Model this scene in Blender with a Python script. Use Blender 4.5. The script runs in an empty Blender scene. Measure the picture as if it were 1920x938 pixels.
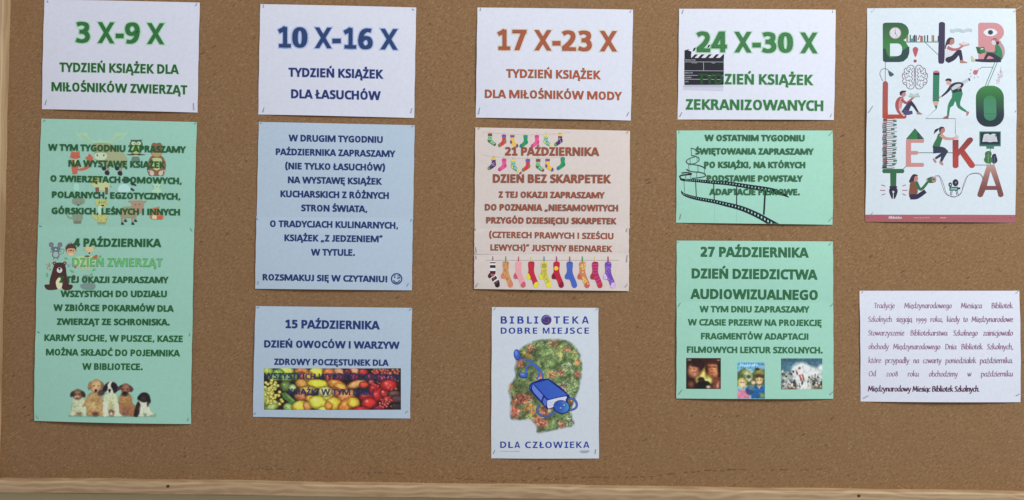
import bpy, math, random
import numpy as np
from mathutils import Vector, Matrix, Euler
from mathutils.geometry import tessellate_polygon
random.seed(7); rng = np.random.default_rng(7)
scene = bpy.context.scene
col = scene.collection

# ---------------------------------------------------------------- camera
D = 1.70                      # metres from the lens to the board
WID = 1.953                   # metres of board across the frame
cam_data = bpy.data.cameras.new('camera')
cam = bpy.data.objects.new('camera', cam_data); col.objects.link(cam)
cam_data.sensor_width = 36.0
cam_data.lens = 36.0 * D / WID
cam_data.clip_start = 0.05; cam_data.clip_end = 50
CAMROT = Euler((math.radians(91.0), 0, 0)).to_matrix() @ Matrix.Rotation(math.radians(0.62), 3, 'Z')
CAMPOS = Vector((0, -D, 0))
cam.matrix_world = Matrix.Translation(CAMPOS) @ CAMROT.to_4x4()
scene.camera = cam

# ---------------------------------------------------------------- light: a dim room with daylight from a window up on the right
world = bpy.data.worlds.new('World'); scene.world = world
world.use_nodes = True
bg = world.node_tree.nodes['Background']
bg.inputs['Color'].default_value = (0.99, 0.955, 1.0, 1)
bg.inputs['Strength'].default_value = 0.34
def area(name, loc, target, size, size_y, power, color):
    d = bpy.data.lights.new(name, 'AREA'); d.shape = 'RECTANGLE'
    d.size = size; d.size_y = size_y; d.energy = power; d.color = color
    o = bpy.data.objects.new(name, d); col.objects.link(o); o.location = loc
    o.rotation_euler = (Vector(target) - Vector(loc)).to_track_quat('-Z', 'Y').to_euler()
    return o
area('window_light', (2.35, -2.1, 2.0), (0.3, 0, 0.1), 1.3, 1.3, 108, (0.93, 0.98, 0.985))
area('ceiling_light', (-0.6, -2.2, 2.3), (-0.5, 0, 0.2), 1.2, 0.6, 15, (1.0, 0.92, 1.0))
scene.view_settings.view_transform = 'Standard'
scene.view_settings.look = 'None'
scene.view_settings.exposure = 0.0
scene.view_settings.gamma = 1.0
scene.cycles.transparent_max_bounces = 24

# ---------------------------------------------------------------- helpers
def P(px, py, y=-0.001):
    """point of the plane Y=y of the room that stands at this place of the view (used once, to take measures)"""
    d = CAMROT @ Vector(((px-960)/1920*WID/D, -(py-469)/1920*WID/D, -1))
    t = (y - CAMPOS.y)/d.y
    p = CAMPOS + d*t
    return p
def lin(c):
    c = c/255.0
    return c/12.92 if c <= 0.04045 else ((c+0.055)/1.055)**2.4
def ink(c, k=0.76):
    return tuple(min(0.9, lin(v)/k) for v in c[:3]) + ((c[3],) if len(c) > 3 else (1.0,))
_lut = np.array([lin(v) for v in range(256)])

def nt(name):
    m = bpy.data.materials.new(name); m.use_nodes = True
    return m, m.node_tree.nodes, m.node_tree.links, m.node_tree.nodes['Principled BSDF']
def N(nodes, t, **kw):
    n = nodes.new(t)
    for k, v in kw.items():
        if k in n.inputs: n.inputs[k].default_value = v
        else: setattr(n, k, v)
    return n
def mixc(nodes, links, fac, a, b, mode='MIX'):
    n = nodes.new('ShaderNodeMix'); n.data_type = 'RGBA'; n.blend_type = mode
    for i, v in ((0, fac), (6, a), (7, b)):
        if hasattr(v, 'links'): links.new(v, n.inputs[i])
        elif isinstance(v, tuple): n.inputs[i].default_value = v if len(v) == 4 else v+(1,)
        else: n.inputs[i].default_value = v
    return n.outputs[2]
def ramp(nodes, links, src, a, b, ca=0.0, cb=1.0):
    n = nodes.new('ShaderNodeMapRange'); links.new(src, n.inputs[0])
    n.inputs[1].default_value = a; n.inputs[2].default_value = b
    n.inputs[3].default_value = ca; n.inputs[4].default_value = cb
    return n.outputs[0]

# ink print: flat printed colour carried by the mesh
def make_ink(name, alpha):
    m, ns, ls, b = nt(name)
    a = N(ns, 'ShaderNodeAttribute', attribute_name='ink')
    tc = N(ns, 'ShaderNodeTexCoord')
    no = N(ns, 'ShaderNodeTexNoise', Scale=900.0, Detail=2.0)
    ls.new(tc.outputs['Object'], no.inputs['Vector'])
    v = ramp(ns, ls, no.outputs[0], 0.3, 0.7, 0.90, 1.08)
    c = mixc(ns, ls, 1.0, a.outputs['Color'], (1, 1, 1), 'MULTIPLY')
    hsv = N(ns, 'ShaderNodeHueSaturation'); ls.new(c, hsv.inputs['Color']); ls.new(v, hsv.inputs['Value'])
    ls.new(hsv.outputs[0], b.inputs['Base Color'])
    b.inputs['Roughness'].default_value = 0.62; b.inputs['Specular IOR Level'].default_value = 0.25
    if alpha: ls.new(a.outputs['Alpha'], b.inputs['Alpha'])
    return m
INK = make_ink('printed_ink', False); INKA = make_ink('translucent_printed_ink', True)

def paper_mat(name, c):
    m, ns, ls, b = nt(name)
    tc = N(ns, 'ShaderNodeTexCoord')
    no = N(ns, 'ShaderNodeTexNoise', Scale=160.0, Detail=5.0, Roughness=0.7); ls.new(tc.outputs['Object'], no.inputs['Vector'])
    big = N(ns, 'ShaderNodeTexNoise', Scale=9.0, Detail=2.0); ls.new(tc.outputs['Object'], big.inputs['Vector'])
    d = tuple(x*0.93 for x in c)
    c1 = mixc(ns, ls, ramp(ns, ls, no.outputs[0], 0.35, 0.65), d, c)
    c2 = mixc(ns, ls, ramp(ns, ls, big.outputs[0], 0.3, 0.7, 0.0, 0.35), c1, tuple(x*0.95 for x in c))
    ls.new(c2, b.inputs['Base Color'])
    b.inputs['Roughness'].default_value = 0.7; b.inputs['Specular IOR Level'].default_value = 0.25
    bu = N(ns, 'ShaderNodeBump', Strength=0.12, Distance=0.0006); ls.new(no.outputs[0], bu.inputs['Height'])
    ls.new(bu.outputs[0], b.inputs['Normal'])
    return m
WHITE = (0.78, 0.81, 0.915); GREEN = (0.395, 0.735, 0.585); BLUE = (0.53, 0.665, 0.785); PEACH = (0.78, 0.69, 0.635)
M_white = paper_mat('white_paper', WHITE); M_green = paper_mat('mint_green_paper', GREEN)
M_blue = paper_mat('pale_blue_paper', BLUE); M_peach = paper_mat('peach_paper', PEACH)
M_gloss = paper_mat('smooth_white_poster_paper', (0.69, 0.775, 0.835))

M_gloss2 = paper_mat('small_poster_paper', (0.72, 0.795, 0.86))

def mesh_obj(name, verts, faces, mat=None, parent=None, loc=None):
    me = bpy.data.meshes.new(name); me.from_pydata(verts, [], faces); me.update()
    o = bpy.data.objects.new(name, me); col.objects.link(o)
    if mat: me.materials.append(mat)
    if loc is not None: o.location = loc
    if parent: o.parent = parent
    return o

# ---------------------------------------------------------------- one sheet of paper pinned to the board
class Sheet:
    def __init__(s, name, mat, corners, label, cat='notice', group=None, base=0.0004,
                 bul=(0.0012, 0.003, 0.0015, 0.0015), fold=None, ctr=0.0012, k=0.76):
        # corners TL, TR, BR, BL in picture measure
        s.c = [P(*p) for p in corners]; s.px = corners; s.k = k; s.tb = 0.0003; s.st = 4e-6
        s.base, s.bul, s.fold, s.ctr = base, bul, fold, ctr
        s.ph = [random.uniform(0, 6.28) for _ in range(4)]
        TL, TR, BR, BL = s.c
        s.org = (TL+TR+BR+BL)/4; s.org.y = 0
        e = Vector((TR.x-TL.x, TR.z-TL.z)); f = Vector((BL.x-TL.x, BL.z-TL.z))
        det = e.x*f.y - e.y*f.x
        s.inv = (f.y/det, -f.x/det, -e.y/det, e.x/det); s.TL = TL
        NX = max(24, int(e.length/0.0075)); NY = max(20, int(f.length/0.0075))
        V = []; F = []
        for side in (0, 1):
            for j in range(NY+1):
                for i in range(NX+1):
                    u = i/NX; v = j/NY
                    p = TL*(1-u)*(1-v) + TR*u*(1-v) + BR*u*v + BL*(1-u)*v
                    if i in (0, NX): p = p + Vector((1, 0, 0))*0.00025*math.sin(v*19+s.ph[0])
                    y = -s.h(u, v) + side*0.00018
                    V.append((p.x-s.org.x, y, p.z-s.org.z))
        n = (NX+1)*(NY+1); w = NX+1
        for j in range(NY):
            for i in range(NX):
                a = j*w+i
                F.append((a, a+w, a+w+1, a+1)); F.append((n+a, n+a+1, n+a+w+1, n+a+w))
        ring = [i for i in range(NX+1)]+[j*w+NX for j in range(1, NY+1)]+[NY*w+i for i in range(NX-1, -1, -1)]+[j*w for j in range(NY-1, 0, -1)]
        m0 = len(V); V += [V[i] for i in ring]+[V[n+i] for i in ring]; q = len(ring)
        for i in range(q): F.append((m0+i, m0+(i+1) % q, m0+q+(i+1) % q, m0+q+i))
        s.o = mesh_obj(name, V, F, mat, loc=s.org)
        k = NX*NY*2
        for idx, p in enumerate(s.o.data.polygons): p.use_smooth = idx < k
        s.o['label'] = label; s.o['category'] = cat
        s.o['group'] = group or 'sheets stapled to the cork board'
    def h(s, u, v):
        u = min(1, max(0, u)); v = min(1, max(0, v))
        t, b, l, r = s.bul; b *= 1.3
        q = s.base + 0.00045
        q += t*4*u*(1-u)*(1-v)**2 + b*4*u*(1-u)*v**2 + l*4*v*(1-v)*(1-u)**2 + r*4*v*(1-v)*u**2
        q += s.ctr*16*u*v*(1-u)*(1-v)
        q += 0.00020*(math.sin(7*u+3*v+s.ph[0]) + math.sin(5*v-4*u+s.ph[1]) + 2)*4*(0.1+u*(1-u))
        for cu, cv in ((.035, .05), (.965, .05), (.035, .95), (.965, .95)): q -= 0.00040*math.exp(-(((u-cu)/.05)**2+((v-cv)/.07)**2))
        if s.fold: q += 0.0008*math.exp(-((v-s.fold)/0.032)**2)
        return q
    def surf(s, x, z):
        dx = x-s.TL.x; dz = z-s.TL.z
        return s.h(s.inv[0]*dx+s.inv[1]*dz, s.inv[2]*dx+s.inv[3]*dz)
    def at(s, px, py, off):
        p = P(px, py)
        return (p.x-s.org.x, -s.surf(p.x, p.z)-off, p.z-s.org.z)

def smooth(pts, n=6, closed=False):
    out = []; m = len(pts)
    if m < 3 and not closed: return list(pts)
    rngi = range(m) if closed else range(m-1)
    for i in rngi:
        if closed: p0, p1, p2, p3 = pts[i-1], pts[i], pts[(i+1) % m], pts[(i+2) % m]
        else: p0, p1, p2, p3 = pts[max(i-1, 0)], pts[i], pts[i+1], pts[min(i+2, m-1)]
        for k in range(n):
            t = k/n
            out.append(tuple(0.5*((2*p1[a]) + (-p0[a]+p2[a])*t + (2*p0[a]-5*p1[a]+4*p2[a]-p3[a])*t*t + (-p0[a]+3*p1[a]-3*p2[a]+p3[a])*t**3) for a in (0, 1)))
    if not closed: out.append(tuple(pts[-1]))
    return out

# ---------------------------------------------------------------- flat print, drawn shape by shape
class Art:
    def __init__(s, sheet, crop, base=0.00012):
        s.sh = sheet; s.cr = crop; s.base = base; s.k = 0; s.alpha = False
        s.V = []; s.F = []; s.C = []
    def tris(s, pts, tr, c, step=None, k=None):
        """pts in crop measure"""
        x0, y0, sc = s.cr
        s.k += 1; step = step or s.sh.st
        off = s.base + (s.k if k is None else k)*step
        call = callable(c)
        mx = 5.5 if call else 7.0
        P2 = [(x0+p[0]*sc, y0+p[1]*sc) for p in pts]
        T = [tuple(t) for t in tr]
        for _ in range(5):
            L = max((max(math.hypot(P2[a][0]-P2[b][0], P2[a][1]-P2[b][1]) for a, b in ((t[0], t[1]), (t[1], t[2]), (t[2], t[0]))) for t in T), default=0)
            if L < mx or len(T) > 9000: break
            mid = {}; NT = []
            def md(a, b):
                kx = (min(a, b), max(a, b))
                if kx not in mid:
                    mid[kx] = len(P2); P2.append(((P2[a][0]+P2[b][0])/2, (P2[a][1]+P2[b][1])/2))
                return mid[kx]
            for a, b, cc in T:
                ab, bc, ca = md(a, b), md(b, cc), md(cc, a)
                NT += [(a, ab, ca), (ab, b, bc), (ca, bc, cc), (ab, bc, ca)]
            T = NT
        n = len(s.V)
        for p in P2:
            s.V.append(s.sh.at(p[0], p[1], off))
            q = c((p[0]-x0)/sc, (p[1]-y0)/sc) if call else c
            q = ink(q, s.sh.k)
            if q[3] < 1: s.alpha = True
            s.C.append(q)
        s.F += [tuple(n+i for i in t) for t in T]
    def poly(s, pts, c, holes=(), sm=0):
        if sm: pts = smooth(pts, sm, True)
        loops = [[Vector((p[0], p[1], 0)) for p in l] for l in [pts]+list(holes)]
        tr = tessellate_polygon(loops)
        allp = [p for l in [pts]+list(holes) for p in l]
        s.tris(allp, tr, c)
    def blob(s, pts, c): s.poly(pts, c, sm=5)
    def ell(s, cx, cy, rx, ry=None, c=(0, 0, 0), rot=0, n=20):
        ry = rx if ry is None else ry; a = math.radians(rot)
        pts = []
        for i in range(n):
            t = 2*math.pi*i/n; x = rx*math.cos(t); y = ry*math.sin(t)
            pts.append((cx+x*math.cos(a)-y*math.sin(a), cy+x*math.sin(a)+y*math.cos(a)))
        s.tris(pts, [(0, i, i+1) for i in range(1, n-1)], c)
    def rect(s, x0, y0, x1, y1, c): s.tris([(x0, y0), (x1, y0), (x1, y1), (x0, y1)], [(0, 1, 2), (0, 2, 3)], c)
    def rrect(s, x0, y0, x1, y1, r, c):
        pts = []
        for cx, cy, a0 in ((x1-r, y0+r, -90), (x1-r, y1-r, 0), (x0+r, y1-r, 90), (x0+r, y0+r, 180)):
            for k in range(5):
                a = math.radians(a0+k*22.5); pts.append((cx+r*math.cos(a), cy+r*math.sin(a)))
        s.poly(pts, c)
    def stroke(s, pts, w, c, sm=5, cap=True, k=None, step=None, nib=None):
        if sm and len(pts) > 2: q = smooth(pts, sm)
        else: q = list(pts)
        m = len(q); L = []; R = []
        for i in range(m):
            a = q[max(i-1, 0)]; b = q[min(i+1, m-1)]
            dx, dy = b[0]-a[0], b[1]-a[1]; l = math.hypot(dx, dy) or 1
            dx /= l; dy /= l
            ww = (w if not isinstance(w, (list, tuple)) else w[0]+(w[1]-w[0])*i/(m-1))/2
            if nib is not None: ww *= 0.5+0.65*abs(math.sin(math.atan2(dy, dx)-nib))
            ex = 0
            if cap and i == 0: ex = -ww*0.6
            if cap and i == m-1: ex = ww*0.6
            L.append((q[i][0]-dy*ww+dx*ex, q[i][1]+dx*ww+dy*ex)); R.append((q[i][0]+dy*ww+dx*ex, q[i][1]-dx*ww+dy*ex))
        pts2 = L+R
        tr = []
        for i in range(m-1): tr += [(i, i+1, m+i+1), (i, m+i+1, m+i)]
        s.tris(pts2, tr, c, k=k, step=step)
    def build(s, name='printed_picture', label=None):
        if not s.F: return None
        # every ink face looks at the room
        F = []
        for f in s.F:
            a, b, c = (s.V[i] for i in f)
            ny = (b[2]-a[2])*(c[0]-a[0]) - (b[0]-a[0])*(c[2]-a[2])
            F.append(f if ny < 0 else (f[0], f[2], f[1]))
        o = mesh_obj(name, s.V, F, INKA if s.alpha else INK, s.sh.o)
        at = o.data.color_attributes.new('ink', 'FLOAT_COLOR', 'POINT')
        at.data.foreach_set('color', np.array(s.C, dtype=np.float32).ravel())
        if label: o['label'] = label
        return o

# ---------------------------------------------------------------- lettering: humanist bold capitals drawn from stems, bars and bowls
HW, HH = 0.098, 0.080
def _ov(cx, cy, rx, ry, n=22, p=2.35):
    out = []
    for i in range(n+1):
        t = 2*math.pi*i/n; c_, s_ = math.cos(t), math.sin(t)
        out.append((cx+rx*math.copysign(abs(c_)**(2/p), c_), cy+ry*math.copysign(abs(s_)**(2/p), s_)))
    return out
# V: stem (x, y0, y1)  H: bar (y, x0, x1)  D: slanted stroke cut level (x0, y0, x1, y1)  C: bowl (points)  O: closed oval  A: accent stroke  S: dot
_A = [('D', .10, 0, .44, 1), ('D', .84, 0, .50, 1), ('H', .27, .22, .72)]
_E = [('V', .19, 0, 1), ('H', .08, .19, .67), ('H', .92, .19, .67), ('H', .52, .19, .63)]
_O = [('O', .525, .5, .405, .435)]
_L = [('V', .19, 0, 1), ('H', .08, .19, .63)]
_N = [('V', .18, 0, 1), ('V', .84, 0, 1), ('D', .21, 1, .81, 0)]
_S = [('C', [(.63, .865), (.47, .925), (.27, .9), (.175, .74), (.25, .605), (.42, .51), (.57, .40), (.60, .23), (.48, .095), (.28, .07), (.09, .135)])]
_C = [('C', [(.77, .87), (.6, .925), (.38, .88), (.21, .7), (.19, .36), (.35, .115), (.6, .075), (.77, .13)])]
_Z = [('H', .92, .07, .67), ('H', .08, .06, .69), ('D', .15, 0.02, .58, .98)]
def _ac(x): return ('A', x-.05, 1.10, x+.11, 1.29)
_com = lambda x, y: ('A', x+.02, y+.12, x-.07, y-.17)
FONT = {
'A': (.94, _A), 'Ą': (.94, _A+[('T', [(.84, .03), (.73, -.10), (.76, -.20), (.90, -.20)])]),
'B': (.87, [('V', .19, 0, 1), ('C', [(.19, .92), (.42, .92), (.585, .87), (.61, .72), (.55, .58), (.40, .53), (.19, .53)]), ('C', [(.19, .53), (.44, .525), (.63, .46), (.68, .30), (.62, .13), (.44, .08), (.19, .08)])]),
'C': (.80, _C), 'Ć': (.80, _C+[_ac(.5)]),
'D': (.98, [('V', .19, 0, 1), ('C', [(.19, .92), (.40, .92), (.64, .85), (.79, .64), (.79, .36), (.64, .15), (.40, .08), (.19, .08)])]),
'E': (.76, _E), 'Ę': (.76, _E+[('T', [(.62, .02), (.52, -.10), (.55, -.20), (.68, -.20)])]),
'F': (.72, [('V', .19, 0, 1), ('H', .92, .19, .66), ('H', .50, .19, .61)]),
'G': (.98, [('C', [(.84, .865), (.64, .925), (.40, .88), (.21, .7), (.19, .35), (.35, .115), (.58, .07), (.84, .125)]), ('V', .80, .10, .50), ('H', .47, .54, .895)]),
'H': (.98, [('V', .19, 0, 1), ('V', .79, 0, 1), ('H', .52, .19, .79)]),
'I': (.41, [('V', .205, 0, 1)]), 'J': (.52, [('V', .34, .24, 1), ('C', [(.34, .28), (.32, .13), (.22, .075), (.06, .08)])]),
'K': (.86, [('V', .19, 0, 1), ('D', .74, 1, .33, .5), ('D', .33, .54, .78, 0)]),
'L': (.66, _L), 'Ł': (.68, _L+[('A', .0, .40, .42, .64)]),
'M': (1.32, [('V', .17, 0, 1), ('V', 1.15, 0, 1), ('D', .24, 1, .66, .04), ('D', 1.08, 1, .66, .04)]),
'N': (1.02, _N), 'Ń': (1.02, _N+[_ac(.5)]), 'O': (1.05, _O), 'Ó': (1.05, _O+[_ac(.5)]),
'P': (.82, [('V', .19, 0, 1), ('C', [(.19, .92), (.40, .92), (.59, .86), (.645, .69), (.58, .51), (.40, .445), (.19, .445)])]),
'R': (.87, [('V', .19, 0, 1), ('C', [(.19, .92), (.40, .92), (.575, .87), (.615, .72), (.55, .56), (.38, .50), (.19, .50)]), ('D', .47, .52, .74, 0)]),
'S': (.73, _S), 'Ś': (.73, _S+[_ac(.37)]), 'T': (.77, [('V', .385, 0, 1), ('H', .92, .03, .74)]),
'U': (1.01, [('C', [(.19, 1.0), (.19, .62), (.195, .34), (.28, .13), (.505, .065), (.73, .13), (.815, .34), (.82, .62), (.82, 1.0)])]),
'W': (1.40, [('D', .10, 1, .36, 0), ('D', .38, 0, .68, 1), ('D', .72, 1, 1.02, 0), ('D', 1.04, 0, 1.30, 1)]),
'X': (.86, [('D', .11, 0, .75, 1), ('D', .11, 1, .75, 0)]), 'Y': (.80, [('D', .08, 1, .40, .40), ('D', .72, 1, .40, .40), ('V', .40, 0, .46)]),
'Z': (.74, _Z), 'Ź': (.74, _Z+[_ac(.36)]), 'Ż': (.74, _Z+[('S', .37, 1.19)]),
'0': (.79, [('O', .395, .5, .275, .435)]), '1': (.79, [('V', .44, 0, 1), ('H', .08, .13, .73), ('C', [(.12, .78), (.28, .86), (.44, .95)])]),
'2': (.79, [('C', [(.13, .84), (.32, .925), (.53, .87), (.59, .69), (.50, .48), (.34, .29), (.15, .12)]), ('H', .08, .09, .71)]),
'3': (.79, [('C', [(.13, .875), (.33, .925), (.54, .86), (.56, .68), (.43, .55), (.25, .53)]), ('C', [(.25, .53), (.50, .49), (.61, .30), (.52, .12), (.31, .07), (.10, .13)])]),
'4': (.79, [('V', .56, 0, 1), ('H', .27, .04, .75), ('D', .13, .24, .50, 1)]),
'5': (.79, [('H', .92, .18, .66), ('V', .235, .50, 1), ('C', [(.19, .545), (.40, .58), (.58, .48), (.61, .30), (.50, .11), (.30, .07), (.10, .125)])]),
'6': (.79, [('C', [(.64, .90), (.44, .915), (.26, .78), (.18, .48), (.19, .25), (.28, .10), (.42, .07), (.57, .14), (.615, .32), (.55, .49), (.40, .54), (.25, .46), (.18, .36)])]),
'7': (.79, [('H', .92, .08, .71), ('D', .28, 0, .61, .96)]),
'9': (.79, [('C', [(.15, .10), (.35, .085), (.53, .22), (.61, .52), (.60, .75), (.51, .90), (.37, .93), (.22, .86), (.175, .68), (.24, .51), (.39, .46), (.54, .54), (.61, .64)])]),
'-': (.475, [('H', .36, .07, .405)]), '.': (.41, [('S', .2, .10)]), ',': (.40, [_com(.22, .06)]), '!': (.46, [('V', .23, .32, 1), ('S', .23, .10)]),
'(': (.48, [('C', [(.36, 1.12), (.21, .86), (.17, .5), (.21, .12), (.36, -.16)])]), ')': (.48, [('C', [(.12, 1.12), (.27, .86), (.31, .5), (.27, .12), (.12, -.16)])]),
'„': (.66, [_com(.20, .04), _com(.45, .04)]), '”': (.62, [_com(.20, .94), _com(.44, .94)]), ' ': (.36, []),
}
KERN = {'TA': -.07, 'AT': -.07, 'AY': -.05, 'YC': -.04, 'AW': -.04, 'WA': -.04, 'LT': -.05, 'LY': -.05, 'TY': -.01, 'KT': -.03, 'ŁY': -.05, 'WY': 0, 'PA': -.05, 'AU': 0, 'RZ': 0, 'TO': -.03}
def glyph_polys(ch, g):
    """closed shapes of one capital, each as (points, triangles); g grows the strokes"""
    out = []
    def ribbon_(q, kx=1.0):
        m = len(q); L = []; R = []
        for i in range(m):
            a = q[max(i-1, 0)]; b = q[min(i+1, m-1)]
            dx, dy = b[0]-a[0], b[1]-a[1]; l = math.hypot(dx, dy) or 1
            dx /= l; dy /= l
            w = (HW*abs(dy)+HH*abs(dx))/(abs(dx)+abs(dy))*(1+0.25*min(abs(dx), abs(dy)))*kx+g
            w = max(w, .02)
            ex = -g if i == 0 else (g if i == m-1 else 0)
            L.append((q[i][0]-dy*w+dx*ex, q[i][1]+dx*w+dy*ex)); R.append((q[i][0]+dy*w+dx*ex, q[i][1]-dx*w+dy*ex))
        t = []
        for i in range(m-1): t += [(i, i+1, m+i+1), (i, m+i+1, m+i)]
        out.append((L+R, t))
    quad = [(0, 1, 2), (0, 2, 3)]
    for st in FONT[ch][1]:
        k = st[0]
        if k == 'V': _, x, y0, y1 = st; out.append(([(x-HW-g, y0-g), (x+HW+g, y0-g), (x+HW+g, y1+g), (x-HW-g, y1+g)], quad))
        elif k == 'H': _, y, x0, x1 = st; out.append(([(x0-g, y-HH-g), (x1+g, y-HH-g), (x1+g, y+HH+g), (x0-g, y+HH+g)], quad))
        elif k == 'D':
            _, x0, y0, x1, y1 = st
            sl = (x1-x0)/(y1-y0); w = (HW*1.02+g)*math.sqrt(1+sl*sl)*(0.97 if abs(sl) < .5 else .92); e = g if y1 > y0 else -g
            out.append(([(x0-w-sl*e, y0-e), (x0+w-sl*e, y0-e), (x1+w+sl*e, y1+e), (x1-w+sl*e, y1+e)], quad))
        elif k == 'C': ribbon_(smooth(st[1], 3))
        elif k == 'T': ribbon_(smooth(st[1], 3), .62)
        elif k == 'A': ribbon_([(st[1], st[2]), (st[3], st[4])], .72)
        elif k == 'S': r = .105+g; out.append(([(st[1]-r, st[2]-r), (st[1]+r, st[2]-r), (st[1]+r, st[2]+r), (st[1]-r, st[2]+r)], quad))
        elif k == 'O':
            cx, cy, rx, ry = st[1:]
            o_ = _ov(cx, cy, rx+g, ry+.065+g); i_ = _ov(cx, cy, rx-2*HW*.98-g+0.0, ry-HH*1.15-g)
            m = len(o_); t = []
            for i in range(m-1): t += [(i, i+1, m+i+1), (i, m+i+1, m+i)]
            out.append((o_+i_, t))
    return out
_gp = {}
def text(art, txt, x0, x1, yb0, yb1, cap, layers, main=None, spacing=1.0, base=None):
    """layers: (growth, colour) from the widest to the narrowest; the extent x0..x1 is that of the layer 'main'"""
    mo = layers[0][0] if main is None else main
    X0, Y0, sc = art.cr
    xs = []; x = 0
    for i, ch in enumerate(txt):
        xs.append(x); x += FONT[ch][0]*spacing + KERN.get(txt[i:i+2], 0)
    def box(ch, side):
        if (ch, mo) not in _gp:
            P_ = [p for pl, _ in glyph_polys(ch, mo) for p in pl]
            _gp[(ch, mo)] = (min(p[0] for p in P_), max(p[0] for p in P_))
        return _gp[(ch, mo)][side]
    mn = xs[0]+box(txt[0], 0); mx = xs[-1]+box(txt[-1], 1)
    kx = (x1-x0)/(mx-mn); ky = cap/(1+2*mo)
    base = base or art.sh.tb
    V = art.V; Cc = art.C; Fc = art.F
    P00 = None
    for li, (g, c) in enumerate(layers):
        cc = ink(c, art.sh.k)
        if cc[3] < 1: art.alpha = True
        for gi, ch in enumerate(txt):
            for pi, (pts, tr) in enumerate(glyph_polys(ch, g)):
                n = len(V); off = base+li*6e-5+(gi % 2)*1.6e-5+pi*3e-6
                for px, py in pts:
                    cx = x0+(xs[gi]+px-mn)*kx
                    cy = yb0+(yb1-yb0)*(cx-x0)/(x1-x0)-(py+mo)*ky
                    V.append(art.sh.at(X0+cx*sc, Y0+cy*sc, off)); Cc.append(cc)
                Fc += [tuple(n+i for i in t) for t in tr]

def line(sheet, crop, txt, x0, x1, yb0, yb1, cap, layers, **kw):
    a = Art(sheet, crop); text(a, txt, x0, x1, yb0, yb1, cap, layers, **kw)
    return a.build('text_line')

def header(sheet, crop, segs, yb0, yb1, cap, xa, xb, cols):
    """segs: (character, x0, x1); cols: halo, edge, fill"""
    halo, edge, fill = cols
    a = Art(sheet, crop)
    for ch, x0, x1 in segs:
        y0 = yb0+(yb1-yb0)*(x0-xa)/(xb-xa); y1 = yb0+(yb1-yb0)*(x1-xa)/(xb-xa)
        if ch == '-':
            h = cap*0.215; m = (y0+y1)/2-cap*0.36
            for i, (g, c) in enumerate(((10, halo+(0.2,)), (6, halo+(0.3,)), (0, edge), (-4, fill))):
                p = [(x0-g, m-h/2-g), (x1+g, m-h/2-g), (x1+g, m+h/2+g), (x0-g, m+h/2+g)]
                a.base = 0.0003; a.tris(p, [(0, 1, 2), (0, 2, 3)], c, step=6e-5, k=i)
        else:
            text(a, ch, x0, x1, y0, y1, cap, [(0.078, halo+(0.12,)), (0.056, halo+(0.18,)), (0.034, halo+(0.26,)), (0.004, edge), (-0.022, fill)], main=0.004)
    return a.build('text_line')

_sn = [0]
M_staple, _n, _l, _b = nt('staple_steel')
_b.inputs['Base Color'].default_value = (0.30, 0.30, 0.32, 1); _b.inputs['Metallic'].default_value = 0.5; _b.inputs['Roughness'].default_value = 0.42
_g = N(_n, 'ShaderNodeTexNoise', Scale=800.0); _l.new(ramp(_n, _l, _g.outputs[0], 0.3, 0.7, 0.3, 0.55), _b.inputs['Roughness'])
def staples(sheet, crop, lst):
    X0, Y0, sc = crop
    for x0, y0, x1, y1 in lst:
        a = Vector(sheet.at(X0+x0*sc, Y0+y0*sc, 0)); b = Vector(sheet.at(X0+x1*sc, Y0+y1*sc, 0))
        r = 0.00050; up = Vector((0, -1, 0)); d = (b-a).normalized(); sd = d.cross(up).normalized()
        mid = sheet.at(X0+(x0+x1)/2*sc, Y0+(y0+y1)/2*sc, 0)[1]
        ya = min(a.y, b.y, mid)-0.0007
        # leg - crown - leg, one square-section wire, one end standing a little proud
        path = [Vector((a.x, a.y+0.0025, a.z)), Vector((a.x, ya, a.z))+d*0.0004, Vector((b.x, ya-0.0006, b.z))-d*0.0004, Vector((b.x, b.y+0.0025, b.z))]
        V = []; F = []
        dirs = [up*-1, d, d, up]
        for i, p in enumerate(path):
            t = (up*(-1)+d).normalized() if i == 1 else ((d+up).normalized() if i == 2 else dirs[i])
            nrm = t.cross(sd).normalized()
            for k in range(6):
                an = k*math.pi/3
                V.append(tuple(p+sd*r*math.cos(an)+nrm*r*math.sin(an)))
        for i in range(3):
            for k in range(6):
                k2 = (k+1) % 6; F.append((i*6+k, i*6+k2, i*6+6+k2, i*6+6+k))
        F.append(tuple(range(6))[::-1]); F.append(tuple(range(18, 24)))
        mesh_obj('staple', V, F, M_staple, sheet.o)

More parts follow.
